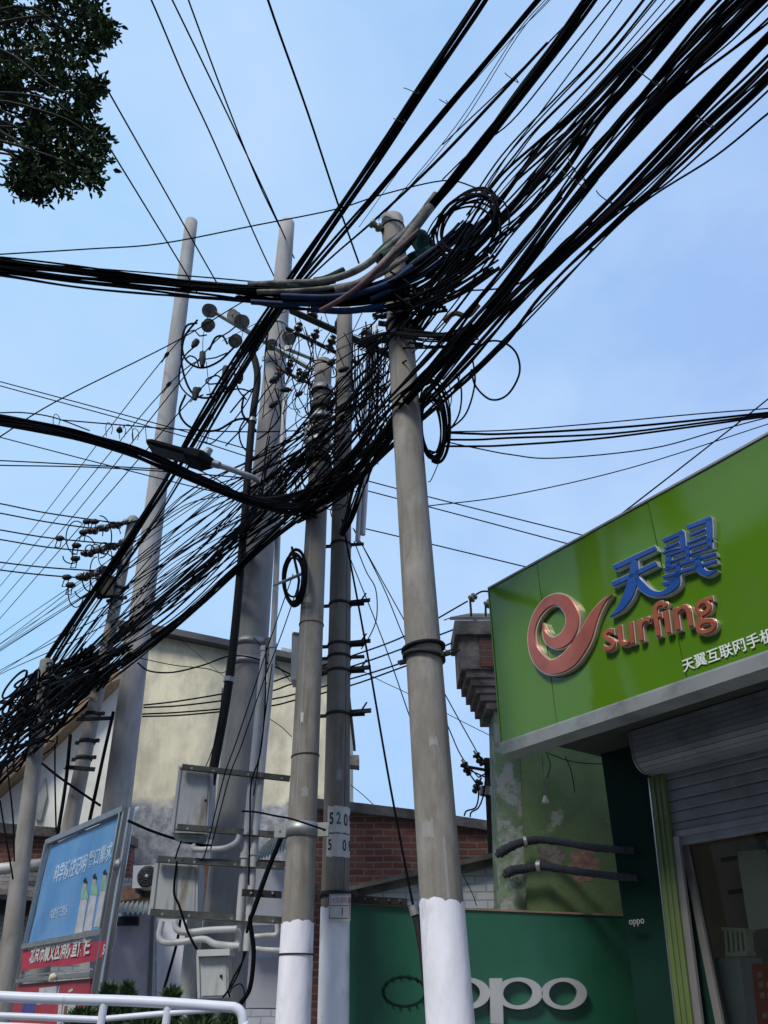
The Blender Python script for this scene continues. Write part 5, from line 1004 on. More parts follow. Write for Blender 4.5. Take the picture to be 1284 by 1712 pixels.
sheath([(632, 436, 'Y', 5.55), (650, 418, 'Y', 5.5), (672, 402, 'Y', 5.45)], 28, 'sheath_green', 'green netting wrap on the left of the near pole top')
sheath([(575, 452, 'Y', 5.5), (545, 466, 'Y', 5.5), (525, 470, 'Y', 5.5)], 12, 'sheath_green', 'thin green netting wrap farther left on the white sheath')
sheath([(520, 517, 'Y', 5.5), (580, 520, 'Y', 5.5), (640, 512, 'Y', 5.5)], 11, 'cable_blue', 'faded blue sheath hanging lowest on the left run')
sheath([(742, 537, 'Y', 5.3), (760, 524, 'Y', 5.25), (782, 528, 'Y', 5.2), (800, 510, 'Y', 5.15)], 9, 'rust_steel', 'brown splice sleeve on a cable right of the near pole')
cable(S3([(642, 520, 'Y', 5.6), (620, 545, 'Y', 6.0), (600, 560, 'Y', 6.4)]), .01, 'short dark jumper under the left run')
def loop(cx_, cy_, rx, ry, n, r, label, group=None, tilt=0, a0=0, a1=360, k=1, jit=.06, seed=1, m='cable_black', Yd=None, name='cable_loop', cat='cable loop'):
    r3 = random.Random(seed)
    for i in range(k):
        pts = []; steps = 12; sx, sy = 1 + r3.uniform(-jit, jit) * 2, 1 + r3.uniform(-jit, jit) * 2; ox, oy = r3.uniform(-jit, jit) * rx * 1.5, r3.uniform(-jit, jit) * ry * 1.5; dn = r3.uniform(-.04, .04)
        full = abs(a1 - a0) >= 360; c_ = steps if full else steps + 1
        for j in range(c_):
            a = R(a0 + (a1 - a0) * j / steps); x, y = rx * sx * math.cos(a), ry * sy * math.sin(a); t = R(tilt)
            x, y = x * math.cos(t) - y * math.sin(t) + cx_ + ox, x * math.sin(t) + y * math.cos(t) + cy_ + oy
            pts.append(P(x, y, Yd + dn + .08 * math.cos(a)) if Yd else F(x, y, n + dn + .08 * math.cos(a)))
        cable(pts, r * (1 + r3.uniform(-.2, .2)), label, group, m, 5, 4, name, cat, closed=full)
loop(782, 372, 60, 40, 1.3, .012, 'black cable in the big loop coiled beside the near pole top', 'big loop at the pole top', tilt=-48, k=7, seed=31, jit=.07)
loop(772, 395, 74, 50, 1.25, .010, 'black cable in the big loop coiled beside the near pole top', 'big loop at the pole top', tilt=-42, k=4, seed=32, a0=-170, a1=80, jit=.08)
loop(722, 712, 20, 58, 1.0, .0085, 'black cable in the hanging coil on the right of the near pole', 'hanging coil on the near pole', tilt=-4, k=11, seed=33, jit=.1)
loop(724, 700, 26, 66, .95, .0085, 'black cable in the hanging coil on the right of the near pole', 'hanging coil on the near pole', tilt=-4, a0=-110, a1=110, k=5, seed=34, jit=.09)
cable(S3([(788, 618, 1.1), (795, 645, 1.1), (820, 668, 1.1), (848, 660, 1.1), (868, 625, 1.1), (864, 592, 1.1), (845, 574, 1.1), (822, 570, 1.1), (800, 578, 1.1)]), .0095, 'single large open loop of cable hanging in the sky right of the near pole', None, name='cable_loop', cat='cable loop')
for i, p in enumerate(([(760, 620), (771, 650), (768, 690), (752, 718), (742, 722)], [(790, 600), (794, 640), (780, 690), (755, 715), (742, 722)], [(750, 640), (755, 665), (748, 695)], [(730, 640), (750, 660), (765, 640), (770, 620)], [(745, 722), (738, 760), (722, 800), (716, 806)])):
    cable(S3([(x, y, 1.1) for x, y in p]), .0085 if i < 2 else .005, 'slack black cable drooping right of the near pole', 'slack cables right of the near pole')
# dark band of cables wrapped round the near pole
bundle([(600, 585, .9), (640, 562, 1.3), (672, 556, 1.42), (705, 566, 1.4), (745, 582, 1.3), (790, 560, 1.2)], [26, 34, 36, 32, 26, 40], 12, .0115, 'black cable in the dark band crossing in front of the near pole', 'dark band across the near pole', 35)
bundle([(628, 520, 1.35), (680, 508, 1.45), (730, 500, 1.4), (770, 470, 1.35), (820, 430, 1.3)], [34, 44, 44, 46, 50], 12, .0115, 'black cable in the tangle just under the near pole top', 'tangle under the near pole top', 36)
for z_ in (front.zpx(545), front.zpx(573)): front.band(z_, h=.05, out=.02, m='dark_steel', lug=.1, ang=R(10))

# --- vertical hanging loops between the poles
r3 = random.Random(77)
HL = 'black cable in the curtain of loops between the near pole and the wrapped pole'
for i in range(18):
    x0 = r3.uniform(588, 652); w_ = r3.uniform(8, 40); y0 = r3.uniform(560, 620); y1 = r3.uniform(650, 745)
    cable(S3([(x0, y0, 1.0), (x0 + w_ * .1 - 4, (y0 + y1) / 2, 1.0), (x0 + w_ * .3, y1, 1.0), (x0 + w_ * .7, y1 - 5, 1.0), (x0 + w_ + 3, (y0 + y1) / 2 + 5, 1.02), (x0 + w_ + r3.uniform(-8, 14), y0 - 20, 1.05)]), r3.uniform(.004, .009), HL, 'curtain of loops')
# --- diagonal fan from the near pole region to the far lower left
FN = 'thin black cable in the diagonal fan spreading from the pole cluster to the lower left'
r3 = random.Random(5)
for i in range(38):
    t = r3.random(); x0 = 690 - 190 * t + r3.uniform(-20, 20); y0 = 560 + 230 * t + r3.uniform(-30, 30); n0 = r3.uniform(.9, 1.4)
    f_ = r3.random(); x2 = 300 + r3.uniform(-15, 15); y2 = 835 + 190 * f_ + r3.uniform(-12, 12); x1, y1 = (x0 + x2) / 2 + r3.uniform(-14, 14), (y0 + y2) / 2 + r3.uniform(-6, 22)
    ex = r3.random()
    if ex < .22: end = [(150, 950 + 150 * f_ + r3.uniform(-8, 8), 1.3), (0, 1062 + 95 * f_ + r3.uniform(-6, 10), 1.3), (-40, 1095 + 90 * f_, 1.3)]
    else: end = [(190, 950 + 150 * f_ + r3.uniform(-10, 14), 1.35), (110, 1075 + 80 * f_, 1.4), (40 + r3.uniform(-20, 30), 1150 + 60 * f_, 1.5)]
    cable(S3([(x0, y0, n0), (x1, y1, 1.15), (x2, y2, 1.2)] + end), r3.uniform(.007, .012), FN, 'diagonal fan')
for i in range(16):
    x0 = r3.uniform(440, 560); y0 = r3.uniform(720, 850); x2 = r3.uniform(270, 330); k = r3.random()
    cable(S3([(x0, y0, 1.2), (430 - 30 * k, 850 + 45 * k, 1.25), (x2, 930 + 90 * k, 1.25), (200, 1030 + 60 * k, 1.25), (120, 1110 + 50 * k, 1.3), (70, 1170 + 30 * k, 1.4)]), r3.uniform(.006, .011), FN, 'diagonal fan')
# --- wraps round the cable-wrapped pole and the numbered pole
WR = 'black cable wound round the cable wrapped pole'
def wind(pole, y0, y1, turns, r, label, group, seed, out=.03, m='cable_black'):
    r3 = random.Random(seed); za, zb_ = pole.zpx(y0), pole.zpx(y1); a0 = r3.uniform(0, 6.28); q = []; nn = int(turns * 8)
    for i in range(nn + 1):
        t = i / nn; c, rr = pole.at(za + (zb_ - za) * t + .05 * math.sin(5 * t + seed)); o = rr + out * (1 + .5 * math.sin(7 * t + seed)); a = a0 + turns * 6.283 * t; q.append(c + V((math.cos(a) * o, math.sin(a) * o, .10 * math.sin(a + seed))))
    cable(q, r, label, group, m, per=3)
for i in range(12):
    y0 = 855 - i * 18 + (i % 3) * 5; wind(mid, y0, y0 - 34 - (i % 4) * 10, 1.4 + .3 * (i % 3), .009, WR, 'windings on the wrapped pole', 50 + i, .02 + .02 * (i % 4))
for i in range(6):
    y0 = 870 - i * 42; wind(num, y0, y0 - 30, 1.2, .007, 'black cable wound round the numbered pole', 'windings on the numbered pole', 80 + i, .02)
bundle([(645, 700, .8), (610, 760, .85), (600, 830, .9), (585, 880, .95), (572, 895, 1.0)], [26, 28, 24, 18, 10], 9, .010, 'black cable in the bunch hanging down beside the numbered pole', 'bunch beside the numbered pole', 41)
bundle([(660, 720, .75), (635, 752, .8), (610, 790, .9), (585, 815, 1.0), (545, 838, 1.15), (500, 855, 1.2)], [12, 14, 16, 26, 40, 44], 8, .0115, 'black cable in the short thick bundle sloping behind the near pole', 'short bundle behind the near pole', 42)
bundle([(600, 800, 1.05), (560, 815, 1.2), (520, 838, 1.3), (470, 850, 1.25), (420, 835, 1.3)], [40, 44, 44, 30, 16], 9, .0105, 'black cable in the knot low on the cable wrapped pole', 'knot on the wrapped pole', 43)
r3 = random.Random(90)
for i in range(14):
    x, y = r3.uniform(470, 600), r3.uniform(640, 840); loop(x, y, r3.uniform(8, 26), r3.uniform(14, 34), 1.15, .006, 'small slack cable loop in the tangle round the cable wrapped pole', 'slack loops round the wrapped pole', tilt=r3.uniform(-40, 40), a0=r3.uniform(-60, 60), a1=r3.uniform(180, 330), seed=i)
for i in range(8):
    x = r3.uniform(445, 490); y = r3.uniform(800, 850); cable(S3([(x, y - 10, 1.2), (x - 6, y + 20, 1.2), (x + 6, y + 36, 1.2), (x + 16, y + 14, 1.2), (x + 14, y - 12, 1.2)]), .006, 'small cable loop hanging left of the knot on the wrapped pole', 'loops left of the knot')

# --- the run from the left edge to the cable-wrapped pole
bundle([(-60, 692, 'Y', 5.9), (0, 704, 'Y', 6.0), (60, 712, 'Y', 6.1), (130, 727, 'Y', 6.25), (210, 747, 'Y', 6.45), (290, 780, 'Y', 6.7), (350, 812, 'Y', 6.9), (420, 844, 'Y', 7.1), (480, 858, 'Y', 7.3), (530, 850, 'Y', 7.4)], [18, 18, 19, 19, 20, 20, 18, 16, 22, 30], 12, .0135, 'black cable in the run sagging from the left edge past the street light', 'sagging run from the left edge', 44, wander=.25, mats=['cable_black', 'cable_grey', 'cable_black'])
cable(S3([(0, 690, 'Y', 6.0), (40, 690, 'Y', 6.0), (90, 698, 'Y', 6.15), (150, 720, 'Y', 6.3)]), .007, 'thin cable arching just above the sagging run at the left edge')
cable(S3([(300, 770, 'Y', 6.6), (360, 800, 'Y', 6.8), (430, 840, 'Y', 7.0), (500, 835, 'Y', 7.3)]), .007, 'thin cable along the top of the sagging run below the street light')
for i, (x, y) in enumerate(((178, 712), (200, 716), (222, 722), (245, 722), (90, 698))):
    cable(S3([(x, y + 18, 'Y', 6.38), (x - 1, y + 2, 'Y', 6.36), (x + 3, y - 6, 'Y', 6.36), (x + 10, y + 2, 'Y', 6.36), (x + 8, y + 14, 'Y', 6.38)] if i != 3 else [(x, y + 16, 'Y', 6.4), (x - 2, y - 8, 'Y', 6.4)]), .004, 'loose tie wire end sticking up from the sagging run', 'loose tie wire ends', name='tie_wire', cat='wire')
root = thing('small_lamp', 'tiny dark bulb hung by wires above the sagging run', 'light fitting', P(201, 726, 6.35)); MB().lathe(P(201, 714, 6.36), (0, 0, -1), [(0, .01), (.02, .025), (.05, .035), (.07, .02), (.072, .001)], 10).build('bulb', 'dark_steel', root)
cable(S3([(205, 716, 'Y', 6.36), (212, 710, 'Y', 6.37), (220, 714, 'Y', 6.38), (223, 735, 'Y', 6.4)]), .004, 'curved wire holding the tiny bulb above the sagging run', None, name='tie_wire', cat='wire')

KIND = ('power_wire', 'wire')
# --- straight power wires
PW = 'straight power wire running from the crossarm insulators to the far lower left'
for p in ([(345, 560, 'Y', 9.2), (278, 594, 'n', 0), (74, 860, 'n', 0), (0, 954, 'n', 0), (-60, 1028, 'n', 0)], [(380, 590, 'Y', 9.2), (281, 644, 'n', 0), (100, 860, 'n', 0), (0, 980, 'n', 0), (-60, 1050, 'n', 0)], [(395, 545, 'Y', 9.2), (321, 614, 'n', 0), (125, 860, 'n', 0), (0, 1007, 'n', 0), (-60, 1078, 'n', 0)], [(400, 600, 'Y', 9.2), (328, 658, 'n', 0), (152, 860, 'n', 0), (0, 1034, 'n', 0), (-60, 1102, 'n', 0)]):
    q = [(x, y, 'Y', 9.2) if k == 'Y' else (x, y, 1.0) for x, y, k, _ in p]; cable(S3(q), .0135, PW, 'parallel power wires')
for i, (x, y) in enumerate(((278, 594), (281, 644), (330, 655))):
    q = F(x, y, 1.0); d_ = (F(x - 20, y + 26, 1.0) - q).normalized(); root = thing('wire_clamp', ('upper', 'middle', 'lower')[i] + ' dark strain clamp on a power wire left of the crossarm pole', 'clamp', q)
    MB().lathe(q - d_ * .14, d_, [(0, .02), (.02, .045), (.14, .05), (.2, .03), (.3, .025), (.31, .01)], 10).build('body', 'dark_steel', root); MB().tube([q + d_ * .1, q + d_ * .22 - Z * .06, q + d_ * .34 - Z * .04], .012, 6).build('tail', 'dark_steel', root)
HW = 'high wire crossing the open sky from the top edge to the crossarm pole'
for p, h in (([(60, -60), (157, 110), (311, 382), (338, 430), (362, 472)], 13.2), ([(40, 20), (140, 177), (295, 430), (330, 490)], 13.0), ([(200, -110), (253, 0), (308, 130), (355, 231), (430, 402), (462, 470)], 13.4), ([(240, -90), (288, 0), (430, 295), (462, 365), (492, 432)], 13.9), ([(280, -100), (315, 0), (380, 175), (430, 300), (468, 380)], 14.0), ([(415, -120), (448, 0), (514, 187), (564, 338), (600, 440)], 10.2)):
    cable(S3([(x, y, 'h', h) for x, y in p]), .0135, HW if h != 10.2 else 'high wire coming down alone from the top edge to the near pole region', 'high wires at the top left' if h != 10.2 else None)
LW = 'thin wire crossing the left sky behind the poles'
for p, Y in (([(-60, 622), (0, 638), (268, 710), (418, 752), (500, 775)], 10.5), ([(-60, 628), (0, 645), (278, 721), (418, 765), (500, 790)], 10.6), ([(-40, 752), (0, 730), (94, 671), (288, 574), (400, 508), (455, 478)], 8.9), ([(-40, 720), (0, 731), (255, 797), (400, 832)], 11), ([(-40, 776), (0, 778), (150, 781), (300, 790), (420, 800)], 9.5), ([(-40, 768), (0, 770), (60, 773), (300, 786)], 9.6), ([(100, 702), (300, 718), (420, 722), (500, 720)], 9.0)):
    cable(S3([(x, y, 'Y', Y) for x, y in p]), .0105, LW, 'thin wires in the left sky')
DW = 'thin wire running from the left edge to the insulators of the distant pole'
for y0, pts in ((842, [(80, 858), (205, 876)]), (858, [(80, 873), (180, 887)]), (886, [(80, 899), (190, 910)]), (902, [(80, 915), (165, 923)]), (940, [(80, 949), (170, 955)]), (953, [(80, 962), (170, 968)])):
    cable(S3([(-60, y0 - 10, 'Y', 13), (0, y0, 'Y', 13)] + [(x, y, 'Y', 13) for x, y in pts]), .015, DW, 'wires to the distant pole')
r3 = random.Random(61)
for i, (x, y) in enumerate(((146, 872), (140, 890), (128, 912), (126, 934), (158, 872), (112, 965), (118, 978), (100, 900))):
    root = thing('wire_clamp', 'small dark clamp with a square loop hanging on a wire by the distant pole', 'clamp', P(x, y, 12.95), 'clamps by the distant pole')
    q = P(x, y, 12.95); MB().lathe(q - V((.09, 0, 0)), V((1, 0, 0)), [(0, .02), (.03, .05), (.12, .06), (.18, .02)], 8).build('body', 'dark_steel', root)
    MB().tube([q + V((-.04, 0, -.06)), q + V((-.05, 0, -.2)), q + V((.05, 0, -.2)), q + V((.04, 0, -.06))], .012, 5, closed=True).build('loop', 'dark_steel', root)
for i, (x, y, rx, ry, a0, a1) in enumerate(((128, 900, 16, 26, 90, 300), (140, 925, 22, 26, 150, 330), (168, 900, 18, 32, -90, 90), (176, 930, 12, 18, 0, 360), (160, 918, 8, 8, 0, 360), (174, 916, 8, 9, 0, 360), (150, 920, 7, 8, 0, 360), (188, 920, 10, 12, 0, 360), (128, 990, 14, 22, 20, 200), (138, 975, 14, 24, -60, 150), (150, 970, 12, 20, 0, 220), (118, 930, 14, 12, 0, 180), (160, 960, 10, 26, 60, 280), (186, 895, 16, 20, 180, 350))):
    loop(x, y, rx, ry, 0, .012, 'thin jumper loop among the insulators of the distant pole', 'jumper loops on the distant pole', a0=a0, a1=a1, seed=i, Yd=12.9)
KIND = ('jumper_cable', 'jumper cable')
# --- jumper loops by the crossarm insulators
JL = 'curled jumper cable hanging by the crossarm insulators'
for i, p in enumerate(([(330, 535), (308, 565), (304, 610), (320, 655), (350, 665), (385, 645)], [(340, 660), (322, 665), (300, 640), (306, 600), (330, 575)], [(372, 635), (362, 628), (345, 635), (350, 642), (372, 640)], [(330, 540), (312, 545), (304, 570), (310, 600), (335, 615), (365, 605), (392, 580)], [(310, 600), (318, 595), (328, 600), (332, 612)], [(345, 660), (375, 655), (400, 650), (420, 655)],
                       [(310, 660), (300, 690), (320, 715), (360, 720), (395, 702), (425, 700)], [(410, 700), (400, 720), (405, 745), (425, 765)], [(385, 690), (410, 660), (425, 650), (428, 665)], [(350, 585), (360, 565), (372, 562), (380, 575)], [(398, 590), (392, 620), (398, 650), (412, 668)], [(460, 650), (470, 690), (450, 720), (430, 735)], [(408, 660), (405, 690), (420, 712), (428, 720)])):
    cable(S3([(x, y, 'Y', 9.0) for x, y in p]), .018 if i % 3 == 0 else .013, JL, 'jumper cables by the crossarms', name='jumper_cable')
for i, (x, y, x2, y2) in enumerate(((331, 568, 322, 580), (339, 588, 338, 612), (378, 612, 376, 638), (328, 648, 326, 668), (402, 624, 400, 640))):
    a_, b_ = P(x, y, 9.0), P(x2, y2, 8.98); d_ = (b_ - a_).normalized(); root = thing('wire_clamp', 'dark hanging clamp with jumper cables below the crossarm insulators', 'clamp', b_, 'clamps below the crossarm insulators')
    MB().lathe(a_, d_, [(0, .02), (.03, .05), ((b_ - a_).length * .6, .055), ((b_ - a_).length, .03)], 10).build('body', 'dark_steel', root)
for p, Y in (([(350, 520), (340, 560), (339, 600)], 9.1), ([(408, 545), (400, 590), (402, 630)], 9.1), ([(345, 605), (350, 650), (358, 690), (345, 740)], 9.0), ([(500, 530), (520, 590), (540, 640)], 8.9), ([(470, 540), (500, 620), (530, 660)], 8.9), ([(372, 570), (430, 540), (480, 520)], 9.0), ([(540, 515), (570, 600), (590, 640)], 8.0), ([(620, 570), (635, 600), (630, 640)], 8.0), ([(465, 650), (468, 720), (440, 770)], 9.0)):
    cable(S3([(x, y, 'Y', Y) for x, y in p]), .006, 'thin tie wire hanging among the crossarms', 'tie wires among the crossarms', name='tie_wire', cat='wire')

KIND = ('power_wire', 'wire')
r3 = random.Random(321)
for i in range(48):
    x0, y0 = r3.uniform(430, 660), r3.uniform(515, 640); x2 = x0 + r3.uniform(-120, 60); y2 = y0 + r3.uniform(30, 190); Y0 = r3.uniform(6.6, 8.9); sag = r3.uniform(-20, 40)
    cable(S3([(x0, y0, 'Y', Y0), (x0 * .7 + x2 * .3 + r3.uniform(-14, 14), y0 * .7 + y2 * .3 + sag * .7, 'Y', Y0), (x0 * .3 + x2 * .7 + r3.uniform(-14, 14), y0 * .3 + y2 * .7 + sag, 'Y', Y0 + .1), (x2, y2, 'Y', Y0 + .2)]), r3.uniform(.005, .010), 'stray jumper cable criss crossing among the pole tops', 'stray jumpers among the pole tops')
for i in range(10):
    x, y = r3.uniform(440, 640), r3.uniform(535, 690); p = P(x, y, r3.uniform(6.9, 8.2)); root = thing('splice_box', 'small dark splice fitting caught in the cables among the pole tops', 'splice box', p, 'splice fittings among the pole tops')
    ax = V((r3.uniform(.4, 1), r3.uniform(-.4, .4), r3.uniform(.2, .9))).normalized(); MB().lathe(p - ax * .07, ax, [(0, .012), (.02, .03), (.05, .036), (.10, .036), (.13, .02), (.15, .012)], 8).build('sleeve', 'dark_steel', root)
# --- wires to the right edge
RW = 'cable in the group leaving the near pole towards the right edge above the green sign'
for i, (p, r) in enumerate((([(745, 722), (854, 719), (995, 708), (1155, 693), (1284, 683), (1350, 678)], .006), ([(742, 723), (790, 725), (854, 725), (1055, 713), (1284, 690), (1350, 684)], .011), ([(740, 735), (800, 735), (854, 732), (1022, 725), (1189, 705), (1284, 693), (1350, 686)], .010), ([(742, 746), (800, 746), (854, 744), (1022, 731), (1284, 696), (1350, 688)], .010), ([(742, 738), (800, 750), (854, 760), (928, 766), (1088, 750), (1200, 720), (1284, 698), (1350, 684)], .006), ([(715, 846), (854, 828), (1055, 782), (1284, 709), (1350, 688)], .005), ([(1350, 610), (1284, 667), (1160, 765), (1030, 866)], .007))):
    cable(S3([(x, y, 'Y', 6.15) for x, y in p]), r * 1.15, RW if i < 5 else ('lone thin wire rising to the right edge above the green sign' if i == 5 else 'lone stay wire slanting down to the top edge of the green sign'), 'group to the right edge' if i < 5 else None)
for p in ([(600, 800), (611, 803), (718, 831), (975, 895), (1100, 926)], [(598, 816), (612, 820), (765, 860), (945, 908), (1060, 938)], [(596, 880), (611, 884), (726, 911), (880, 948), (1000, 977)]):
    cable(S3([(x, y, 'Y', 10.5) for x, y in p]), .0105, 'wire passing behind the near pole down to the back of the green sign', 'wires behind the near pole')
for p in ([(240, 1179), (300, 1172), (388, 1157), (455, 1140), (484, 1130), (587, 1097), (680, 1062), (782, 1005)], [(240, 1183), (300, 1180), (388, 1169), (455, 1155), (490, 1143), (592, 1113), (680, 1082), (770, 1048), (808, 1030)], [(238, 1194), (300, 1191), (388, 1183), (455, 1169), (492, 1161), (604, 1130), (678, 1106), (768, 1070)], [(238, 1198), (300, 1196), (388, 1188), (455, 1180), (492, 1171), (587, 1146), (680, 1113), (770, 1081)]):
    cable(S3([(x, y, 'Y', 9.9 - .8 * (x - 240) / 540) for x, y in p]), .011, 'service wire running level from the gable building past the poles to the brick pier head', 'service wires to the brick pier')
for i, (x, y, x2, y2) in enumerate(((786, 1003, 796, 994), (812, 1013, 820, 1006))):
    a_, b_ = P(x, y, 8.7), P(x2, y2, 8.7); root = thing('insulator', ('left' if i == 0 else 'right') + ' small white insulator above the brick pier head', 'insulator', a_, 'insulators on the brick pier')
    MB().lathe(a_, b_ - a_, [(0, .02), (.01, .05), (.03, .055), (.035, .03), (.06, .03), (.065, .05), (.09, .045), (.1, .02)], 12).build('body', 'porcelain', root); MB().cyl(a_, P(788 + i * 24, 1030, 8.7), .014, seg=8).build('pin', 'dark_steel', root)
cable(S3([(796, 994, 'Y', 8.7), (806, 989, 'Y', 8.7), (818, 990, 'Y', 8.7), (824, 1000, 'Y', 8.7)]), .012, 'short dark jumper between the insulators on the brick pier')
cable(S3([(742, 1037, 'Y', 8.7), (752, 1034, 'Y', 8.7), (765, 1035, 'Y', 8.7)]), .007, 'short wire stub at the brick pier cap'); cable(S3([(744, 1086, 'Y', 8.7), (758, 1092, 'Y', 8.7), (770, 1086, 'Y', 8.7)]), .006, 'thin slack wire below the brick pier cap')
# --- guys and droppers between the numbered pole and the near pole
g1 = S3([(572, 868, 'Y', 8.0), (610, 1070, 'Y', 8.0), (648, 1290, 'Y', 8.0), (680, 1460, 'Y', 8.0), (692, 1520, 'Y', 8.0)]); cable(g1, .012, 'thick black stay wire slanting down from the numbered pole to the green board')
root = thing('turnbuckle', 'dark turnbuckle at the lower end of the thick stay wire', 'turnbuckle', P(706, 1585, 8.0)); MB().tube([P(692, 1520, 8.0), P(699, 1550, 8.0), P(706, 1590, 8.0), P(712, 1640, 8.0), P(722, 1720, 8.0)], .034, 10).build('sleeve', 'dark_steel', root); MB().cyl(P(690, 1514, 8.0), P(694, 1530, 8.0), .045, seg=10).build('ferrule', 'galv', root)
DR = 'thin wire slanting down to the right between the numbered pole and the green sign'
for i, (p, Y) in enumerate((([(590, 883), (678, 1041), (760, 1190), (800, 1262)], 8.6), ([(592, 885), (640, 980), (679, 1074), (740, 1195), (770, 1262), (800, 1300)], 8.6), ([(582, 925), (640, 1070), (686, 1201), (720, 1290), (752, 1380)], 8.7), ([(592, 905), (612, 955), (628, 985), (630, 1030), (620, 1060), (604, 1085)], 8.2), ([(595, 1116), (640, 1140), (683, 1160), (770, 1205), (830, 1235)], 9.5), ([(586, 1312), (608, 1330), (624, 1345)], 10), ([(775, 1465), (790, 1495), (797, 1515)], 9.2), ([(424, 1066), (470, 1120), (486, 1140)], 9), ([(298, 1066), (365, 1123), (385, 1140)], 16), ([(448, 1200), (470, 1215), (488, 1232)], 9.5))):
    cable(S3([(x, y, 'Y', Y) for x, y in p]), .007 if i < 4 else .005, DR if i < 4 else 'stray thin wire crossing the gaps between the poles', 'droppers between the poles' if i < 4 else 'stray thin wires')
# little mast with insulators left of the green pier
ms = thing('mast', 'thin black service mast with drooping wires left of the green pier', 'mast', V((P(811, 1420, 9.9).x, 9.9, 0)))
MB().cyl(V((P(811, 1420, 9.9).x, 9.9, 0)), P(814, 1268, 9.9), .045, .04, 12).build('tube', 'dark_steel', ms); MB().cyl(P(811.5, 1330, 9.9), P(812, 1316, 9.9), .075, .075, 12).build('clamp', 'galv', ms)
for (x, y, x2, y2) in ((772, 1270, 782, 1290), (792, 1255, 800, 1268), (805, 1300, 799, 1312), (818, 1284, 826, 1276)): a_ = P(x, y, 9.8); insulator_pin(a_, P(x2, y2, 9.8) - a_, 1.0).build('insulator', 'porcelain_brown', ms)
MB().cyl(P(770, 1280, 9.83), P(826, 1290, 9.83), .02, seg=8).build('cross_bar', 'dark_steel', ms)
for i, p in enumerate(([(800, 1262), (810, 1275), (812, 1290)], [(782, 1290), (797, 1312), (800, 1330), (795, 1350), (780, 1356), (776, 1364)], [(812, 1300), (808, 1330), (800, 1350), (788, 1358), (786, 1366)], [(770, 1280), (790, 1290), (812, 1300)], [(800, 1300), (815, 1290), (828, 1270)])):
    cable(S3([(x, y, 'Y', 9.75) for x, y in p]), .010, 'drooping black wire on the small mast left of the green pier', 'wires on the small mast')
# --- wires round the cabinets
CW = 'thin black wire dropping past the grey cabinets'
for i, (p, Y, r) in enumerate((([(490, 960), (455, 1060), (425, 1150), (395, 1240), (374, 1300), (345, 1420), (335, 1440)], 8.4, .007), ([(500, 975), (470, 1062), (440, 1140), (404, 1245), (383, 1300), (352, 1420)], 8.4, .007), ([(372, 1150), (365, 1220), (352, 1262), (343, 1284)], 8.8, .006), ([(303, 1406), (296, 1425), (293, 1436)], 8.6, .009), ([(296, 1440), (291, 1490), (300, 1515), (315, 1560), (332, 1592)], 8.5, .012), ([(302, 1536), (295, 1580), (272, 1662)], 9.4, .016), ([(475, 1390), (450, 1450), (425, 1520), (418, 1540), (424, 1590), (418, 1650), (402, 1678)], 8.2, .022), ([(468, 1400), (440, 1470), (420, 1530), (412, 1560)], 8.25, .014),
                              ([(412, 1590), (404, 1610), (390, 1635), (382, 1655), (384, 1667)], 8.4, .009), ([(408, 1590), (405, 1608), (398, 1628), (386, 1650), (372, 1668)], 8.4, .009), ([(384, 1660), (390, 1650), (402, 1645), (408, 1655), (408, 1668)], 8.4, .006), ([(404, 1356), (430, 1358), (460, 1364), (490, 1370), (545, 1388)], 7.35, .009), ([(230, 1108), (250, 1122), (290, 1124), (340, 1112), (385, 1097), (430, 1102), (485, 1127)], 9.3, .011), ([(232, 1100), (290, 1112), (345, 1118), (370, 1125), (385, 1118)], 9.4, .006), ([(445, 1080), (443, 1180), (435, 1260), (420, 1310), (418, 1380), (416, 1480)], 8.55, .009), ([(455, 1110), (444, 1190), (430, 1290), (424, 1330)], 8.55, .007), ([(70, 1276), (100, 1300), (140, 1328), (168, 1347)], 13.0, .020), ([(214, 1372), (250, 1388), (285, 1400), (330, 1412), (352, 1414)], 8.9, .015))):
    cable(S3([(x, y, 'Y', Y) for x, y in p]), r, CW if i < 4 else ('black lead looping beside the grey cabinets', 'black cable')[0] if i < 12 else 'dark wire sagging between the poles above the cabinets and billboard', 'wires past the cabinets' if i < 4 else 'leads beside the cabinets' if i < 12 else 'sagging wires above the cabinets')
KIND = ('cable', 'cable')
# black coil strapped left of the cable-wrapped pole
loop(492, 966, 17, 42, 1.15, .0125, 'black cable in the tall coil strapped left of the wrapped pole', 'coil left of the wrapped pole', k=7, seed=66, tilt=2, jit=.09)
root = thing('coil_strut', 'steel strut holding the black coil left of the wrapped pole', 'bracket', F(478, 972, 1.15)); MB().tube([F(458, 978, 1.2), F(480, 970, 1.2), F(512, 956, 1.1)], .018, 8).build('bar', 'galv', root); MB().tube([F(495, 1008, 1.1), F(500, 970, 1.1), F(488, 915, 1.1)], .016, 8).build('rod', 'dark_steel', root)
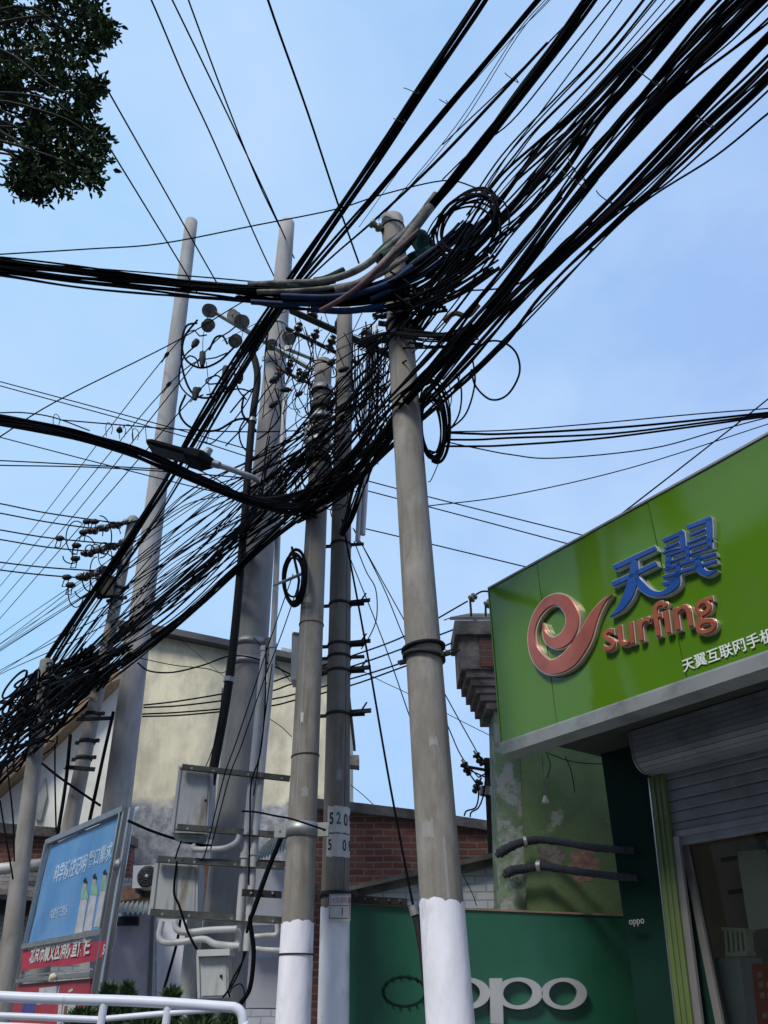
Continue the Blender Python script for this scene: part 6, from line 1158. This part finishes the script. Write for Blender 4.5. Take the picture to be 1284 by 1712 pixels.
# --- the tangle on the far left pole
TG = 'black cable in the big tangle on the short pole at lower left'
r3 = random.Random(101)
for i in range(22):
    x = r3.gauss(62, 36); y = r3.gauss(1182, 30) + (62 - x) * .42; rx = r3.uniform(16, 60); ry = r3.uniform(4, 13); tl_ = r3.uniform(-75, -15); n_ = r3.uniform(1.8, 2.3)
    loop(x, y, rx, ry, n_, r3.uniform(.016, .028), TG, 'tangle at lower left', tilt=tl_, a0=r3.uniform(0, 180), a1=r3.uniform(220, 480), seed=200 + i, name='cable', cat='cable')
bundle([(150, 1085, 1.5), (100, 1135, 1.7), (50, 1190, 1.9), (5, 1240, 2.0), (-50, 1300, 2.0)], [30, 56, 80, 90, 90], 20, .022, TG, 'tangle at lower left', 102, wander=.7)
bundle([(215, 1085, 1.4), (150, 1130, 1.6), (80, 1165, 1.9), (10, 1200, 2.0), (-50, 1232, 2.0)], [24, 44, 64, 60, 50], 14, .017, TG, 'tangle at lower left', 106, wander=.6)
bundle([(170, 1120, 1.5), (110, 1165, 1.8), (55, 1215, 2.0), (10, 1262, 2.1), (-40, 1320, 2.1)], [24, 50, 60, 52, 40], 14, .017, TG, 'tangle at lower left', 107, wander=.6)
bundle([(190, 1110, 1.3), (140, 1160, 1.35), (90, 1200, 1.45), (30, 1222, 1.5), (-50, 1240, 1.5)], [26, 50, 60, 56, 46], 14, .022, TG, 'tangle at lower left', 103, wander=.5)
bundle([(96, 1108, 1.6), (84, 1124, 1.6), (74, 1150, 1.6), (64, 1180, 1.6)], [20, 36, 40, 50], 10, .020, TG, 'tangle at lower left', 104, wander=.7)
bundle([(-40, 1165, 1.7), (0, 1170, 1.7), (40, 1175, 1.6), (80, 1170, 1.5), (120, 1150, 1.45)], [10, 12, 20, 34, 40], 6, .016, TG, 'tangle at lower left', 105, wander=.5)
for p in ([(18, 1250), (0, 1300), (-10, 1340)], [(12, 1280), (22, 1370), (24, 1440)], [(0, 1338), (10, 1400), (22, 1470)], [(92, 1245), (92, 1300), (94, 1390)], [(118, 1228), (110, 1310), (96, 1400)], [(190, 1190), (174, 1260), (150, 1372)], [(72, 1262), (93, 1246), (96, 1230)], [(30, 1250), (60, 1235), (90, 1240)]):
    cable(S3([(x, y, 'Y', 12.9) for x, y in p]), .014 if p[0][0] < 100 else .03, 'dark wire hanging below the tangle at lower left', 'wires hanging below the tangle')
# ties along the bundles
for (x, y, n_, dx, dy) in ((688, 152, 2.0, 26, 10), (668, 202, 2.0, 20, 8), (742, 170, 1.7, 14, 8), (1080, 128, 1.35, 46, 34), (960, 300, 1.35, 40, 30), (1010, 330, 1.15, 26, 22), (1180, 205, 1.15, 30, 24), (855, 130, 1.1, 22, 16), (965, 285, 1.3, 30, 40)):
    a_, b_ = F(x - dx / 2, y - dy / 2, n_ + .06), F(x + dx / 2, y + dy / 2, n_ + .06); m_ = (a_ + b_) / 2
    cable([a_, m_ + N * .05 - Z * .02, b_, b_ + Z * .05 + N * .02], .0045, 'thin tie wire twisted round an overhead bundle', 'tie wires on the overhead bundles', 'cable_grey', name='tie_wire', cat='wire')
build_cables()

for o in COL.objects:
    if o.get('label') and len(o['label'].split()) > 16: print('LONG', o.name, o['label'])
